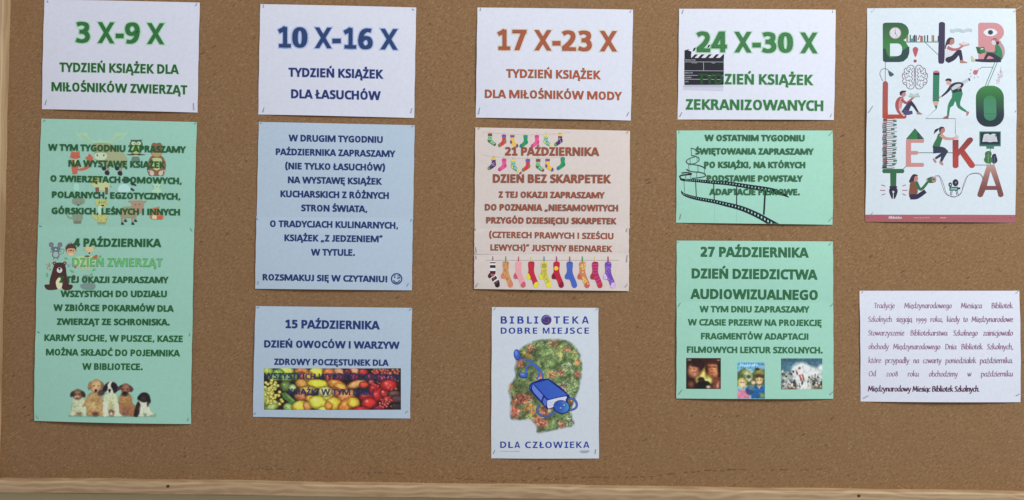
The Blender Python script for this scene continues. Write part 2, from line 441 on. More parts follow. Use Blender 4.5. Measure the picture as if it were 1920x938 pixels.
# ---------------------------------------------------------------- printed photographs: a fine grid of colour dots
class Paint:
    def __init__(s, crop, x0, y0, x1, y1, step, bgc=None, sf=1.0):
        s.cr = crop; s.nx = int((x1-x0)*crop[2]/step)+1; s.ny = int((y1-y0)*crop[2]/step)+1
        s.X, s.Y = np.meshgrid(np.linspace(x0, x1, s.nx), np.linspace(y0, y1, s.ny))
        s.A = np.zeros((s.ny, s.nx, 4)); 
        if bgc is not None: s.A[..., :3] = bgc; s.A[..., 3] = 1
        s.px = step/crop[2]*sf
    def put(s, m, c):
        m = np.clip(m, 0, 1)[..., None]
        c = np.asarray(c, float)
        if c.ndim == 1: c = c[None, None, :3]
        a0 = s.A[..., 3:]; a1 = m+a0*(1-m)
        s.A[..., :3] = (c*m + s.A[..., :3]*a0*(1-m))/np.maximum(a1, 1e-6); s.A[..., 3:] = a1
    def ell(s, cx, cy, rx, ry, c, rot=0, soft=1.0, shade=0.0, hl=None):
        a = math.radians(rot); dx = s.X-cx; dy = s.Y-cy
        u = (dx*math.cos(a)+dy*math.sin(a))/rx; v = (-dx*math.sin(a)+dy*math.cos(a))/ry
        r = np.sqrt(u*u+v*v)
        m = (1-r)*min(rx, ry)/(s.px*soft)+0.5
        c = np.array(c, float)[None, None, :]
        if shade: c = c*(1+shade*(0.35-np.clip(r, 0, 1)**2)[..., None]-0.25*shade*v[..., None])
        s.put(m, np.clip(c+np.zeros_like(s.A[..., :3]), 0, 255))
        if hl: s.put(np.exp(-((u+0.3)**2+(v+0.35)**2)/0.035)*hl, (250, 245, 225))
    def poly(s, pts, c, soft=1.0, sm=0):
        if sm: pts = smooth(pts, sm, True)
        n = len(pts); ins = np.zeros(s.X.shape, bool); dist = np.full(s.X.shape, 1e9)
        for i in range(n):
            xa, ya = pts[i]; xb, yb = pts[(i+1) % n]
            if ya != yb:
                c1 = ((ya > s.Y) != (yb > s.Y)) & (s.X < (xb-xa)*(s.Y-ya)/(yb-ya)+xa)
                ins ^= c1
            ex, ey = xb-xa, yb-ya; L = ex*ex+ey*ey or 1
            t = np.clip(((s.X-xa)*ex+(s.Y-ya)*ey)/L, 0, 1)
            dist = np.minimum(dist, np.hypot(s.X-xa-t*ex, s.Y-ya-t*ey))
        sd = np.where(ins, dist, -dist)
        s.put(sd/(s.px*soft)+0.5, c); return sd
    def noise(s, cell):
        gx = int((s.X.max()-s.X.min())/cell)+3; gy = int((s.Y.max()-s.Y.min())/cell)+3
        g = rng.random((gy, gx)); fx = (s.X-s.X.min())/cell; fy = (s.Y-s.Y.min())/cell
        ix = fx.astype(int); iy = fy.astype(int); tx = fx-ix; ty = fy-iy
        tx = tx*tx*(3-2*tx); ty = ty*ty*(3-2*ty)
        return (g[iy, ix]*(1-tx)+g[iy, ix+1]*tx)*(1-ty)+(g[iy+1, ix]*(1-tx)+g[iy+1, ix+1]*tx)*ty
    def grain(s, amt, cell):
        n = s.noise(cell)-0.5
        s.A[..., :3] = np.clip(s.A[..., :3]*(1+amt*n[..., None]), 0, 255)
    def build(s, sheet, name='printed_photo', label=None, base=0.00015):
        x0, y0, sc = s.cr
        V = [sheet.at(x0+x*sc, y0+y*sc, base) for x, y in zip(s.X.ravel(), s.Y.ravel())]
        C = s.A.reshape(-1, 4).copy()
        C[:, :3] = np.minimum(0.9, _lut[np.clip(C[:, :3], 0, 255).astype(int)]/sheet.k)
        F = []
        al = s.A[..., 3]
        for j in range(s.ny-1):
            for i in range(s.nx-1):
                if al[j:j+2, i:i+2].max() > 0.02:
                    a = j*s.nx+i; F.append((a, a+s.nx, a+s.nx+1, a+1))
        tr = bool((al < 0.99).any())
        o = mesh_obj(name, V, F, INKA if tr else INK, sheet.o)
        at = o.data.color_attributes.new('ink', 'FLOAT_COLOR', 'POINT')
        at.data.foreach_set('color', C.astype(np.float32).ravel())
        if label: o['label'] = label
        return o

# ================================================================ the setting: wall, noticeboard, frame
def wood_mat(name, axis):
    m, ns, ls, b = nt(name)
    tc = N(ns, 'ShaderNodeTexCoord'); mp = N(ns, 'ShaderNodeMapping'); ls.new(tc.outputs['Object'], mp.inputs[0])
    mp.inputs['Scale'].default_value = (3.4, 9, 9) if axis == 'x' else (9, 9, 1.2)
    n0 = N(ns, 'ShaderNodeTexNoise', Scale=6.5, Detail=1.5); ls.new(mp.outputs[0], n0.inputs['Vector'])
    wv = N(ns, 'ShaderNodeTexWave', Scale=3.4, Distortion=11.0, Detail=2.5)
    wv.inputs['Detail Scale'].default_value = 0.7
    wv.bands_direction = 'Z' if axis == 'x' else 'X'
    ls.new(mp.outputs[0], wv.inputs['Vector'])
    mp2 = N(ns, 'ShaderNodeMapping'); ls.new(tc.outputs['Object'], mp2.inputs[0])
    mp2.inputs['Scale'].default_value = (1.0, 30, 30) if axis == 'x' else (30, 30, 1.0)
    n1 = N(ns, 'ShaderNodeTexNoise', Scale=30.0, Detail=4.0); ls.new(mp2.outputs[0], n1.inputs['Vector'])
    c = mixc(ns, ls, ramp(ns, ls, wv.outputs['Fac'], 0.2, 0.95), (0.41, 0.265, 0.14), (0.55, 0.385, 0.215))
    c = mixc(ns, ls, ramp(ns, ls, n0.outputs[0], 0.35, 0.65, 0, 0.45), c, (0.58, 0.42, 0.245))
    c = mixc(ns, ls, ramp(ns, ls, n1.outputs[0], 0.35, 0.65, 0, 0.22), c, (0.27, 0.15, 0.08))
    ls.new(c, b.inputs['Base Color']); b.inputs['Roughness'].default_value = 0.55
    bu = N(ns, 'ShaderNodeBump', Strength=0.25, Distance=0.001); ls.new(n1.outputs[0], bu.inputs['Height']); ls.new(bu.outputs[0], b.inputs['Normal'])
    return m
M_woodx = wood_mat('pine_wood_along', 'x'); M_woodz = wood_mat('pine_wood_upright', 'z')

# cork / softboard
M_cork, ns, ls, b = nt('brown_fibre_cork')
tc = N(ns, 'ShaderNodeTexCoord')
def mapping(rot, scl):
    mp = N(ns, 'ShaderNodeMapping'); ls.new(tc.outputs['Object'], mp.inputs[0])
    mp.vector_type = 'TEXTURE'; mp.inputs['Rotation'].default_value = (0, -math.radians(rot), 0); mp.inputs['Scale'].default_value = tuple(1/v for v in scl)
    return mp.outputs[0]
def noise(vec, sc, det=3.0, rough=0.6):
    n = N(ns, 'ShaderNodeTexNoise', Scale=sc, Detail=det, Roughness=rough); ls.new(vec, n.inputs['Vector']); return n.outputs[0]
iso = mapping(0, (1, 1, 1)); dia = mapping(36, (1, 1, 2.4))
big = noise(iso, 3.2, 2.0); med = noise(iso, 22.0, 3.0)
fib = noise(dia, 125.0, 3.0, 0.65); fin = noise(dia, 420.0, 2.0, 0.6)
c = mixc(ns, ls, ramp(ns, ls, fib, 0.33, 0.67), (0.215, 0.115, 0.051), (0.405, 0.240, 0.117))
c = mixc(ns, ls, ramp(ns, ls, big, 0.35, 0.65, 0, 0.35), c, (0.31, 0.190, 0.095))
c = mixc(ns, ls, ramp(ns, ls, med, 0.35, 0.7, 0, 0.42), c, (0.27, 0.143, 0.063))
c = mixc(ns, ls, ramp(ns, ls, fin, 0.35, 0.65, 0, 0.42), c, (0.20, 0.115, 0.055))
# pale flecks and dark pits, sparse and uneven
def flecks(scale, thr, vec, seed_noise, colr, amt):
    vo = N(ns, 'ShaderNodeTexVoronoi', Scale=scale); ls.new(vec, vo.inputs['Vector'])
    sep = N(ns, 'ShaderNodeSeparateColor'); ls.new(vo.outputs['Color'], sep.inputs[0])
    pick = N(ns, 'ShaderNodeMath', operation='GREATER_THAN'); ls.new(sep.outputs[0], pick.inputs[0]); pick.inputs[1].default_value = thr
    siz = ramp(ns, ls, sep.outputs[1], 0, 1, 0.12, 0.42)
    near = N(ns, 'ShaderNodeMath', operation='LESS_THAN'); ls.new(vo.outputs['Distance'], near.inputs[0]); ls.new(siz, near.inputs[1])
    mu = N(ns, 'ShaderNodeMath', operation='MULTIPLY'); ls.new(pick.outputs[0], mu.inputs[0]); ls.new(near.outputs[0], mu.inputs[1])
    mu2 = N(ns, 'ShaderNodeMath', operation='MULTIPLY'); ls.new(mu.outputs[0], mu2.inputs[0]); mu2.inputs[1].default_value = amt
    return mu2.outputs[0], colr
wob = mixc(ns, ls, 0.02, mapping(35, (1, 1, 1.9)), (0, 0, 0))
f1, k1 = flecks(230, 0.80, mapping(38, (1, 1, 2.3)), 0, (0.52, 0.37, 0.225), 0.46)
c = mixc(ns, ls, f1, c, k1)
f2, k2 = flecks(185, 0.91, mapping(45, (1, 1, 2.2)), 0, (0.13, 0.075, 0.042), 0.6)
c = mixc(ns, ls, f2, c, k2)
f3, k3 = flecks(80, 0.977, mapping(32, (1, 1, 2.4)), 0, (0.12, 0.065, 0.035), 0.55)
c = mixc(ns, ls, f3, c, k3)
ls.new(c, b.inputs['Base Color']); b.inputs['Roughness'].default_value = 0.85; b.inputs['Specular IOR Level'].default_value = 0.2
hsum = N(ns, 'ShaderNodeMath', operation='ADD'); ls.new(fib, hsum.inputs[0]); ls.new(fin, hsum.inputs[1])
h2 = N(ns, 'ShaderNodeMath', operation='SUBTRACT'); ls.new(hsum.outputs[0], h2.inputs[0]); ls.new(f2, h2.inputs[1])
bu = N(ns, 'ShaderNodeBump', Strength=0.55, Distance=0.0012); ls.new(h2.outputs[0], bu.inputs['Height']); ls.new(bu.outputs[0], b.inputs['Normal'])

M_wall, ns, ls, b = nt('cream_wall_paint')
tc = N(ns, 'ShaderNodeTexCoord'); w0 = N(ns, 'ShaderNodeTexNoise', Scale=60.0, Detail=4.0); ls.new(tc.outputs['Object'], w0.inputs['Vector'])
ls.new(mixc(ns, ls, ramp(ns, ls, w0.outputs[0], 0.3, 0.7), (0.66, 0.57, 0.31), (0.70, 0.61, 0.34)), b.inputs['Base Color'])
bu = N(ns, 'ShaderNodeBump', Strength=0.2, Distance=0.002); ls.new(w0.outputs[0], bu.inputs['Height']); ls.new(bu.outputs[0], b.inputs['Normal'])
b.inputs['Roughness'].default_value = 0.6

wall = mesh_obj('wall', [(-2.6, 0.014, -1.6), (2.8, 0.014, -1.6), (2.8, 0.014, 1.6), (-2.6, 0.014, 1.6), (-2.6, 0.1, -1.6), (2.8, 0.1, -1.6), (2.8, 0.1, 1.6), (-2.6, 0.1, 1.6)],
                [(0, 1, 2, 3), (5, 4, 7, 6), (0, 4, 5, 1), (3, 2, 6, 7), (0, 3, 7, 4), (1, 5, 6, 2)], M_wall)
wall['kind'] = 'structure'

board = bpy.data.objects.new('noticeboard', None); col.objects.link(board)
board.location = (0, 0, -0.46)
board['label'] = 'large brown cork noticeboard with a pale pine frame, carrying all the sheets'
board['category'] = 'noticeboard'
BO = Vector(board.location)
# frame lines (cork edge), measured
BL0 = P(0, 894.5, 0); BL1 = P(1920, 920.5, 0)
LT = P(19.5, 0, 0); LB = P(0.5, 850, 0)
def ext(a, b, t): return a+(b-a)*t
def lineat(a, b, x): return a.z+(b.z-a.z)*(x-a.x)/(b.x-a.x)
XR = 1.35; ZT = 0.72
def leftx(z): return LT.x+(LB.x-LT.x)*(z-LT.z)/(LB.z-LT.z)
zcorner = lineat(BL0, BL1, leftx(BL0.z)); xcorner = leftx(zcorner)
# cork: a slightly uneven thick panel running under the frame
NX, NZ = 120, 60
V = []; F = []
for side in (0, 1):
    for j in range(NZ+1):
        for i in range(NX+1):
            x = xcorner-0.02+(XR-xcorner+0.03)*i/NX; z = zcorner-0.03+(ZT-zcorner+0.05)*j/NZ
            y = 0.0 + 0.0004*math.sin(9*x+2)*math.sin(7*z) if side == 0 else 0.012
            V.append((x-BO.x, y-BO.y, z-BO.z))
n = (NX+1)*(NZ+1); w = NX+1
for j in range(NZ):
    for i in range(NX):
        a = j*w+i; F.append((a, a+1, a+w+1, a+w))
F += [(n, n+w*NZ, n+w*NZ+NX, n+NX)]
for i in range(NX): F.append((i, n+i, n+i+1, i+1))
for j in range(NZ): F.append((j*w, j*w+w, n+j*w+w, n+j*w))
cork = mesh_obj('cork_panel', V, F, M_cork, board)
for p in cork.data.polygons: p.use_smooth = p.index < NX*NZ

def rail(name, a, b, inward, mat, wd=0.0235, dp=0.024, trimlip=True):
    """a strip of pine from a to b (points of its inner edge on the cork); rounded inner arris"""
    d = (b-a); L = d.length; d.normalize()
    out = -inward
    prof = [(0.0, -0.0), (0.0, dp-0.0035), (0.0006, dp-0.0014), (0.0022, dp-0.0002), (0.0045, dp), (wd-0.0030, dp), (wd-0.0010, dp-0.0007), (wd, dp-0.0028), (wd, -0.0138)]
    m = 60; V = []; F = []; q = len(prof)
    for i in range(m+1):
        c = a+d*(L*i/m)
        wv = 0.0005*math.sin(i*0.9)+0.0004*math.sin(i*0.37+1)
        for k, (o, y) in enumerate(prof):
            p = c+out*(o+wv)+Vector((0, -y, 0)); V.append(tuple(p-BO))
    for i in range(m):
        for k in range(q-1):
            s0 = i*q+k; F.append((s0, s0+1, s0+q+1, s0+q))
    F.append(tuple(range(q))); F.append(tuple(m*q+k for k in reversed(range(q))))
    o = mesh_obj(name, V, F, mat, board)
    import bmesh
    bm = bmesh.new(); bm.from_mesh(o.data); bmesh.ops.recalc_face_normals(bm, faces=bm.faces); bm.to_mesh(o.data); bm.free()
    for p in o.data.polygons: p.use_smooth = len(p.vertices) == 4
    return o
bd = (BL1-BL0).normalized(); b_in = Vector((-bd.z, 0, bd.x))
c0 = Vector((xcorner, 0, zcorner))
bottom_rail = rail('frame_rail', c0-bd*0.024, Vector((XR+0.024, 0, lineat(BL0, BL1, XR+0.024))), b_in, M_woodx)
bottom_rail['label'] = 'bottom pine rail of the frame with wavy grain and two nail heads'
ld = (LT-LB).normalized(); l_in = Vector((ld.z, 0, -ld.x))
left_rail = rail('frame_rail', c0+ld*0.0003, Vector((leftx(ZT), 0, ZT)), l_in, M_woodz, wd=0.0235)
left_rail['label'] = 'left upright pine rail of the frame'
top_rail = rail('frame_rail', Vector((XR, 0, ZT))+Vector((0.024, 0, 0)), Vector((leftx(ZT)-0.024, 0, ZT)), Vector((0, 0, -1)), M_woodx)
right_rail = rail('frame_rail', Vector((XR, 0, ZT-0.0003)), Vector((XR, 0, lineat(BL0, BL1, XR)+0.0003)), Vector((-1, 0, 0)), M_woodz)

M_dark, ns, ls, b = nt('dark_rusty_nail')
tcn = N(ns, 'ShaderNodeTexNoise', Scale=900.0); ls.new(mixc(ns, ls, tcn.outputs[0], (0.02, 0.015, 0.01), (0.06, 0.045, 0.03)), b.inputs['Base Color'])
b.inputs['Roughness'].default_value = 0.7
for (px, py) in ((315.0, 911.8), (1610.5, 929.8)):
    c = P(px, py, -0.0243)
    V = []; F = []; n = 14
    for k, (r, y) in enumerate(((0.0030, 0.0004), (0.0028, -0.0006), (0.0016, -0.0009))):
        for i in range(n):
            a = 2*math.pi*i/n; V.append((c.x+r*math.cos(a)-BO.x, c.y+y-BO.y, c.z+r*math.sin(a)*0.9-BO.z))
    for k in range(2):
        for i in range(n): F.append((k*n+i, k*n+(i+1) % n, (k+1)*n+(i+1) % n, (k+1)*n+i))
    F.append(tuple(range(2*n, 3*n)))
    mesh_obj('nail_head', V, F, M_dark, bottom_rail)

# broken line of little cuts scored into the cork along the bottom
M_cut, ns, ls, b = nt('scored_cork')
tcn = N(ns, 'ShaderNodeTexNoise', Scale=500.0); ls.new(mixc(ns, ls, tcn.outputs[0], (0.15, 0.09, 0.048), (0.23, 0.14, 0.075)), b.inputs['Base Color'])
b.inputs['Roughness'].default_value = 0.95
V = []; F = []
cuts = [(483,879,8),(493,878.5,5),(506,879.5,14),(526,879.5,9),(560,880.5,5),(612,893,5),(662,885,3),(672,884.5,4),(682,886,3),(692,886,7),(703,886,6),(714,886,8),(727,887,5),(748,888,14),(778,890,3),(798,891,3),(815,892,4),(830,893.5,5),(860,897,10),(880,898,18),(905,901,8),(923,902,14),(945,902,6),
        (962,901,5),(982,900.5,8),(1005,900,12),(1028,899.5,6),(1045,898,8),(1060,896.5,9),(1078,893.5,4),(1095,895,9),(1108,895,10),(1120,894,16),(1138,895,12),(1160,894,4),(1175,894,5),(1190,894,10),(1205,894,8),(1222,893,9),(1238,891,8),(1258,888,16),(1286,886,8),(1300,885,8),(1310,884,6),(1328,882,14),(1340,882,6),(1355,882,9),(1366,881,6),(1375,880,20),(1395,880.5,12),(1430,880.5,5),
        (1450,880.5,6),(1463,880,4),(1471,880.3,14),(1502,881,3),(1513,880.7,7),(1537,880,11),(1556,880.5,3)]
for x, y, L in cuts:
    m = max(2, int(L/2)); n0 = len(V)
    for i in range(m+1):
        t = i/m; q = P(x-L/2+L*t, y+random.uniform(-.5, .5), 0)
        hw = (0.0004+0.0005*math.sin(math.pi*min(1, max(0, t*0.9+0.05))))*random.uniform(0.6, 1.3)
        V.append((q.x-BO.x, -0.00062, q.z+hw-BO.z)); V.append((q.x-BO.x, -0.00062, q.z-hw-BO.z))
    for i in range(m): F.append((n0+2*i, n0+2*i+1, n0+2*i+3, n0+2*i+2))
o = mesh_obj('scored_line', V, F, M_cut, board); o['kind'] = 'stuff'

# ================================================================ the sheets
def crop(x0, y0, x1, wpx): return (x0, y0, (x1-x0)/wpx)
K1 = crop(0, 0, 480, 1920); K2a = crop(40, 210, 400, 1608); K2b = crop(40, 400, 400, 1535); K2c = crop(40, 600, 400, 1535)
K3 = crop(460, 0, 820, 1468); K4a = crop(460, 220, 800, 1772); K4b = crop(460, 390, 800, 1772); K5 = crop(460, 560, 800, 1329)
K6 = crop(870, 0, 1210, 1363); K7a = crop(870, 225, 1210, 1822); K7b = crop(870, 390, 1210, 1876)
K8a = crop(900, 560, 1150, 1379); K8b = crop(900, 700, 1150, 1379)
K9 = crop(1250, 0, 1590, 1387); K10 = crop(1250, 230, 1590, 1595); K11 = crop(1250, 440, 1590, 997)
K12a = crop(1600, 0, 1920, 1876); K12b = crop(1600, 110, 1920, 1876); K12c = crop(1600, 220, 1920, 1429); K13 = crop(1600, 530, 1920, 1251)
def C(k, *pts): return [(k[0]+x*k[2], k[1]+y*k[2]) for x, y in pts]

GA = [(0.050, (96, 146, 110, 0.5)), (0.030, (34, 82, 46))]          # green body print
GA2 = [(0.034, (30, 84, 50)), (-0.012, (50, 106, 68))]         # right-hand green notices
BA = [(0.042, (110, 125, 175, 0.5)), (0.030, (38, 46, 104)), (-0.014, (30, 50, 96))]
PA = [(0.040, (205, 150, 120, 0.45)), (0.028, (118, 70, 56)), (-0.014, (152, 80, 60))]
GH = ((120, 205, 120), (52, 97, 59), (43, 95, 54)); BH = ((120, 155, 215), (37, 55, 93), (39, 61, 100))
PH = ((240, 190, 130), (118, 77, 63), (162, 84, 63)); GH2 = ((130, 215, 120), (43, 100, 59), (61, 124, 73))
CARD = 'dated week cards along the top of the board'

# --- column 1
s1 = Sheet('paper_sheet', M_white, C(K1, (333, -4), (1499, 20), (1482, 845), (315, 820)), 'white sheet with green heading 3 X-9 X, leftmost in the top row', 'notice', bul=(0.0006, 0.002, 0.0012, 0.0012), k=0.62)
header(s1, K1, [('3', 572, 680), ('X', 738, 862), ('-', 872, 932), ('9', 942, 1052), ('X', 1107, 1235)], 323, 335, 157, 572, 1235, GH)
for t in (("TYDZIEŃ KSIĄŻEK DLA", 452, 1345, 542, 558, 70), ("MIŁOŚNIKÓW ZWIERZĄT", 390, 1407, 686, 711, 68)):
    line(s1, K1, *t, [(0.06, (130, 205, 130, 0.35)), (0.022, (52, 96, 60)), (-0.012, (36, 80, 44))], main=0.022)
staples(s1, K1, [(355, 4, 362, 18), (1477, 24, 1470, 45), (352, 750, 342, 787), (1452, 772, 1458, 825)])

gA = Sheet('paper_sheet', M_green, C(K2a, (167, 57), (1470, 85), (1450, 975), (143, 960)), 'mint green sheet with cartoon forest animals behind its text, top of left column', base=0.0004, bul=(0.001, 0.0002, 0.0012, 0.0012), k=0.66); gA.tb = 0.0010
gB = Sheet('paper_sheet', M_green, C(K2b, (135, 92), (1384, 118), (1369, 975), (117, 962)), 'mint green sheet headed 4 PAŹDZIERNIKA with printed brown bear, middle of left column', base=0.0011, bul=(0.0, 0.0002, 0.0012, 0.0015), k=0.62); gB.tb = 0.0006
gC = Sheet('paper_sheet', M_green, C(K2c, (117, 86), (1369, 93), (1358, 832), (105, 806)), 'mint green sheet with a photo of five puppies, bottom of left column', base=0.0018, bul=(0.0, 0.004, 0.0012, 0.0012), k=0.58)
for t in (("W TYM TYGODNIU ZAPRASZAMY", 228, 1385, 325, 346, 57), ("NA WYSTAWĘ KSIĄŻEK", 400, 1215, 460, 473, 57),
          ("O ZWIERZĘTACH DOMOWYCH,", 250, 1350, 585, 607, 55), ("POLARNYCH, EGZOTYCZNYCH,", 262, 1338, 720, 737, 55), ("GÓRSKICH, LEŚNYCH I INNYCH", 258, 1333, 855, 868, 55)):
    line(gA, K2a, *t, GA)
line(gB, K2b, "4 PAŹDZIERNIKA", 420, 1125, 268, 272, 68, GA)
line(gB, K2b, "DZIEŃ ZWIERZĄT", 415, 1135, 425, 430, 68, [(0.012, (66, 132, 78)), (-0.03, (98, 172, 100))])
for t in (("Z TEJ OKAZJI ZAPRASZAMY", 308, 1185, 556, 560, 53), ("WSZYSTKICH DO UDZIAŁU", 320, 1170, 670, 671, 53),
          ("W ZBIÓRCE POKARMÓW DLA", 262, 1225, 780, 788, 53), ("ZWIERZĄT ZE SCHRONISKA.", 288, 1190, 892, 897, 53)):
    line(gB, K2b, *t, GA)
for t in (("KARMY SUCHE, W PUSZCE, KASZE", 188, 1295, 168, 178, 54), ("MOŻNA SKŁADĆ DO POJEMNIKA", 203, 1275, 283, 292, 54), ("W BIBLIOTECE.", 495, 978, 397, 400, 54)):
    line(gC, K2c, *t, GA)
staples(gA, K2a, [(182, 82, 203, 68), (1446, 104, 1466, 90)])
staples(gB, K2b, [(143, 100, 166, 106), (1353, 87+30, 1368, 112+30)])
staples(gC, K2c, [(130, 92, 152, 100), (1352, 105, 1348, 128), (125, 760, 141, 787), (1341, 783, 1333, 806)])

# --- column 2
s2 = Sheet('paper_sheet', M_white, C(K3, (115, 32), (1307, 58), (1291, 903), (99, 876)), 'white sheet with dark blue heading 10 X-16 X, second in the top row', bul=(0.0008, 0.0018, 0.0012, 0.0012), k=0.73)
header(s2, K3, [('1', 252, 350), ('0', 362, 477), ('X', 535, 662), ('-', 669, 732), ('1', 754, 850), ('6', 866, 975), ('X', 1035, 1165)], 365, 383, 157, 250, 1165, BH)
for t in (("TYDZIEŃ KSIĄŻEK", 333, 1058, 589, 605, 68), ("DLA ŁASUCHÓW", 353, 1037, 753, 768, 67)):
    line(s2, K3, *t, [(0.06, (140, 160, 220, 0.35)), (0.022, (44, 56, 110)), (-0.012, (32, 48, 96))], main=0.022)
staples(s2, K3, [(140, 35, 140, 58), (1275, 68, 1290, 79), (145, 822, 137, 858), (1275, 828, 1267, 865)])
bA = Sheet('paper_sheet', M_blue, C(K4a, (132, 46), (1655, 78), (1640, 1000), (112, 985)), 'pale blue sheet starting W DRUGIM TYGODNIU, directly under the 10 X-16 X sheet', base=0.0004, bul=(0.0008, 0.0002, 0.001, 0.001), k=0.70)
bB = Sheet('paper_sheet', M_blue, C(K4b, (110, 82), (1638, 100), (1628, 806), (97, 790)), 'pale blue sheet with a winking smiley, joined under the W DRUGIM TYGODNIU sheet', base=0.0011, bul=(0.0, 0.0025, 0.001, 0.001), k=0.68)
for t in (("W DRUGIM TYGODNIU", 425, 1345, 237, 253, 66), ("PAŹDZIERNIKA ZAPRASZAMY", 300, 1470, 371, 392, 66), ("(NIE TYLKO ŁASUCHÓW)", 392, 1368, 510, 526, 66),
          ("NA WYSTAWĘ KSIĄŻEK", 418, 1340, 645, 662, 66), ("KUCHARSKICH Z RÓŻNYCH", 345, 1405, 781, 800, 66), ("STRON ŚWIATA,", 545, 1195, 919, 930, 66)):
    line(bA, K4a, *t, BA)
for t in (("O TRADYCJACH KULINARNYCH,", 243, 1495, 187, 205, 66), ("KSIĄŻEK „Z JEDZENIEM”", 385, 1345, 325, 338, 66), ("W TYTULE.", 645, 1075, 466, 470, 66), ("ROZSMAKUJ SIĘ W CZYTANIU!", 172, 1390, 708, 727, 63)):
    line(bB, K4b, *t, BA)
a = Art(bB, K4b, 0.0003); nv = (46, 64, 118)
pts = [(1480+50*math.cos(t*math.pi/20), 693+50*math.sin(t*math.pi/20)) for t in range(41)]
a.stroke(pts, 12, nv, sm=0, cap=False)
a.ell(1462, 676, 7, 10, nv); a.stroke([(1444, 664), (1456, 656), (1468, 660)], 6, nv)
a.stroke([(1489, 690), (1500, 680), (1513, 686)], 11, nv); a.stroke([(1488, 668), (1500, 661), (1514, 668)], 6, nv)
a.stroke([(1452, 707), (1462, 722), (1480, 729), (1500, 722), (1508, 708)], 10, nv)
a.build('smiley')
staples(bA, K4a, [(145, 60, 160, 57), (1624, 96, 1641, 85)])
staples(bB, K4b, [(117, 96, 122, 118), (1626, 108, 1619, 130), (128, 715, 129, 745), (1597, 735, 1580, 765)])
bC = Sheet('paper_sheet', M_blue, C(K5, (75, 55), (1222, 68), (1207, 879), (55, 867)), 'pale blue sheet with a printed photo of fruit and vegetables', bul=(0.001, 0.0015, 0.0016, 0.0012), k=0.62)
line(bC, K5, "15 PAŹDZIERNIKA", 293, 988, 217, 227, 63, BA)
line(bC, K5, "DZIEŃ OWOCÓW I WARZYW", 140, 1133, 358, 369, 54, BA)
line(bC, K5, "ZDROWY POCZĘSTUNEK DLA", 213, 1053, 485, 493, 47, BA)
OB = [(0.026, (40, 52, 84, 0.76))]
line(bC, K5, "WSZYSTKICH WYPOŻYCZAJĄCYCH", 140, 1130, 587, 600, 45, OB, base=0.0005)
line(bC, K5, "KSIĄŻKI W TYM DNIU", 318, 945, 703, 707, 45, OB, base=0.0005)
staples(bC, K5, [(85, 68, 101, 63), (1200, 88, 1219, 70), (62, 850, 78, 838), (1190, 824, 1174, 838)])
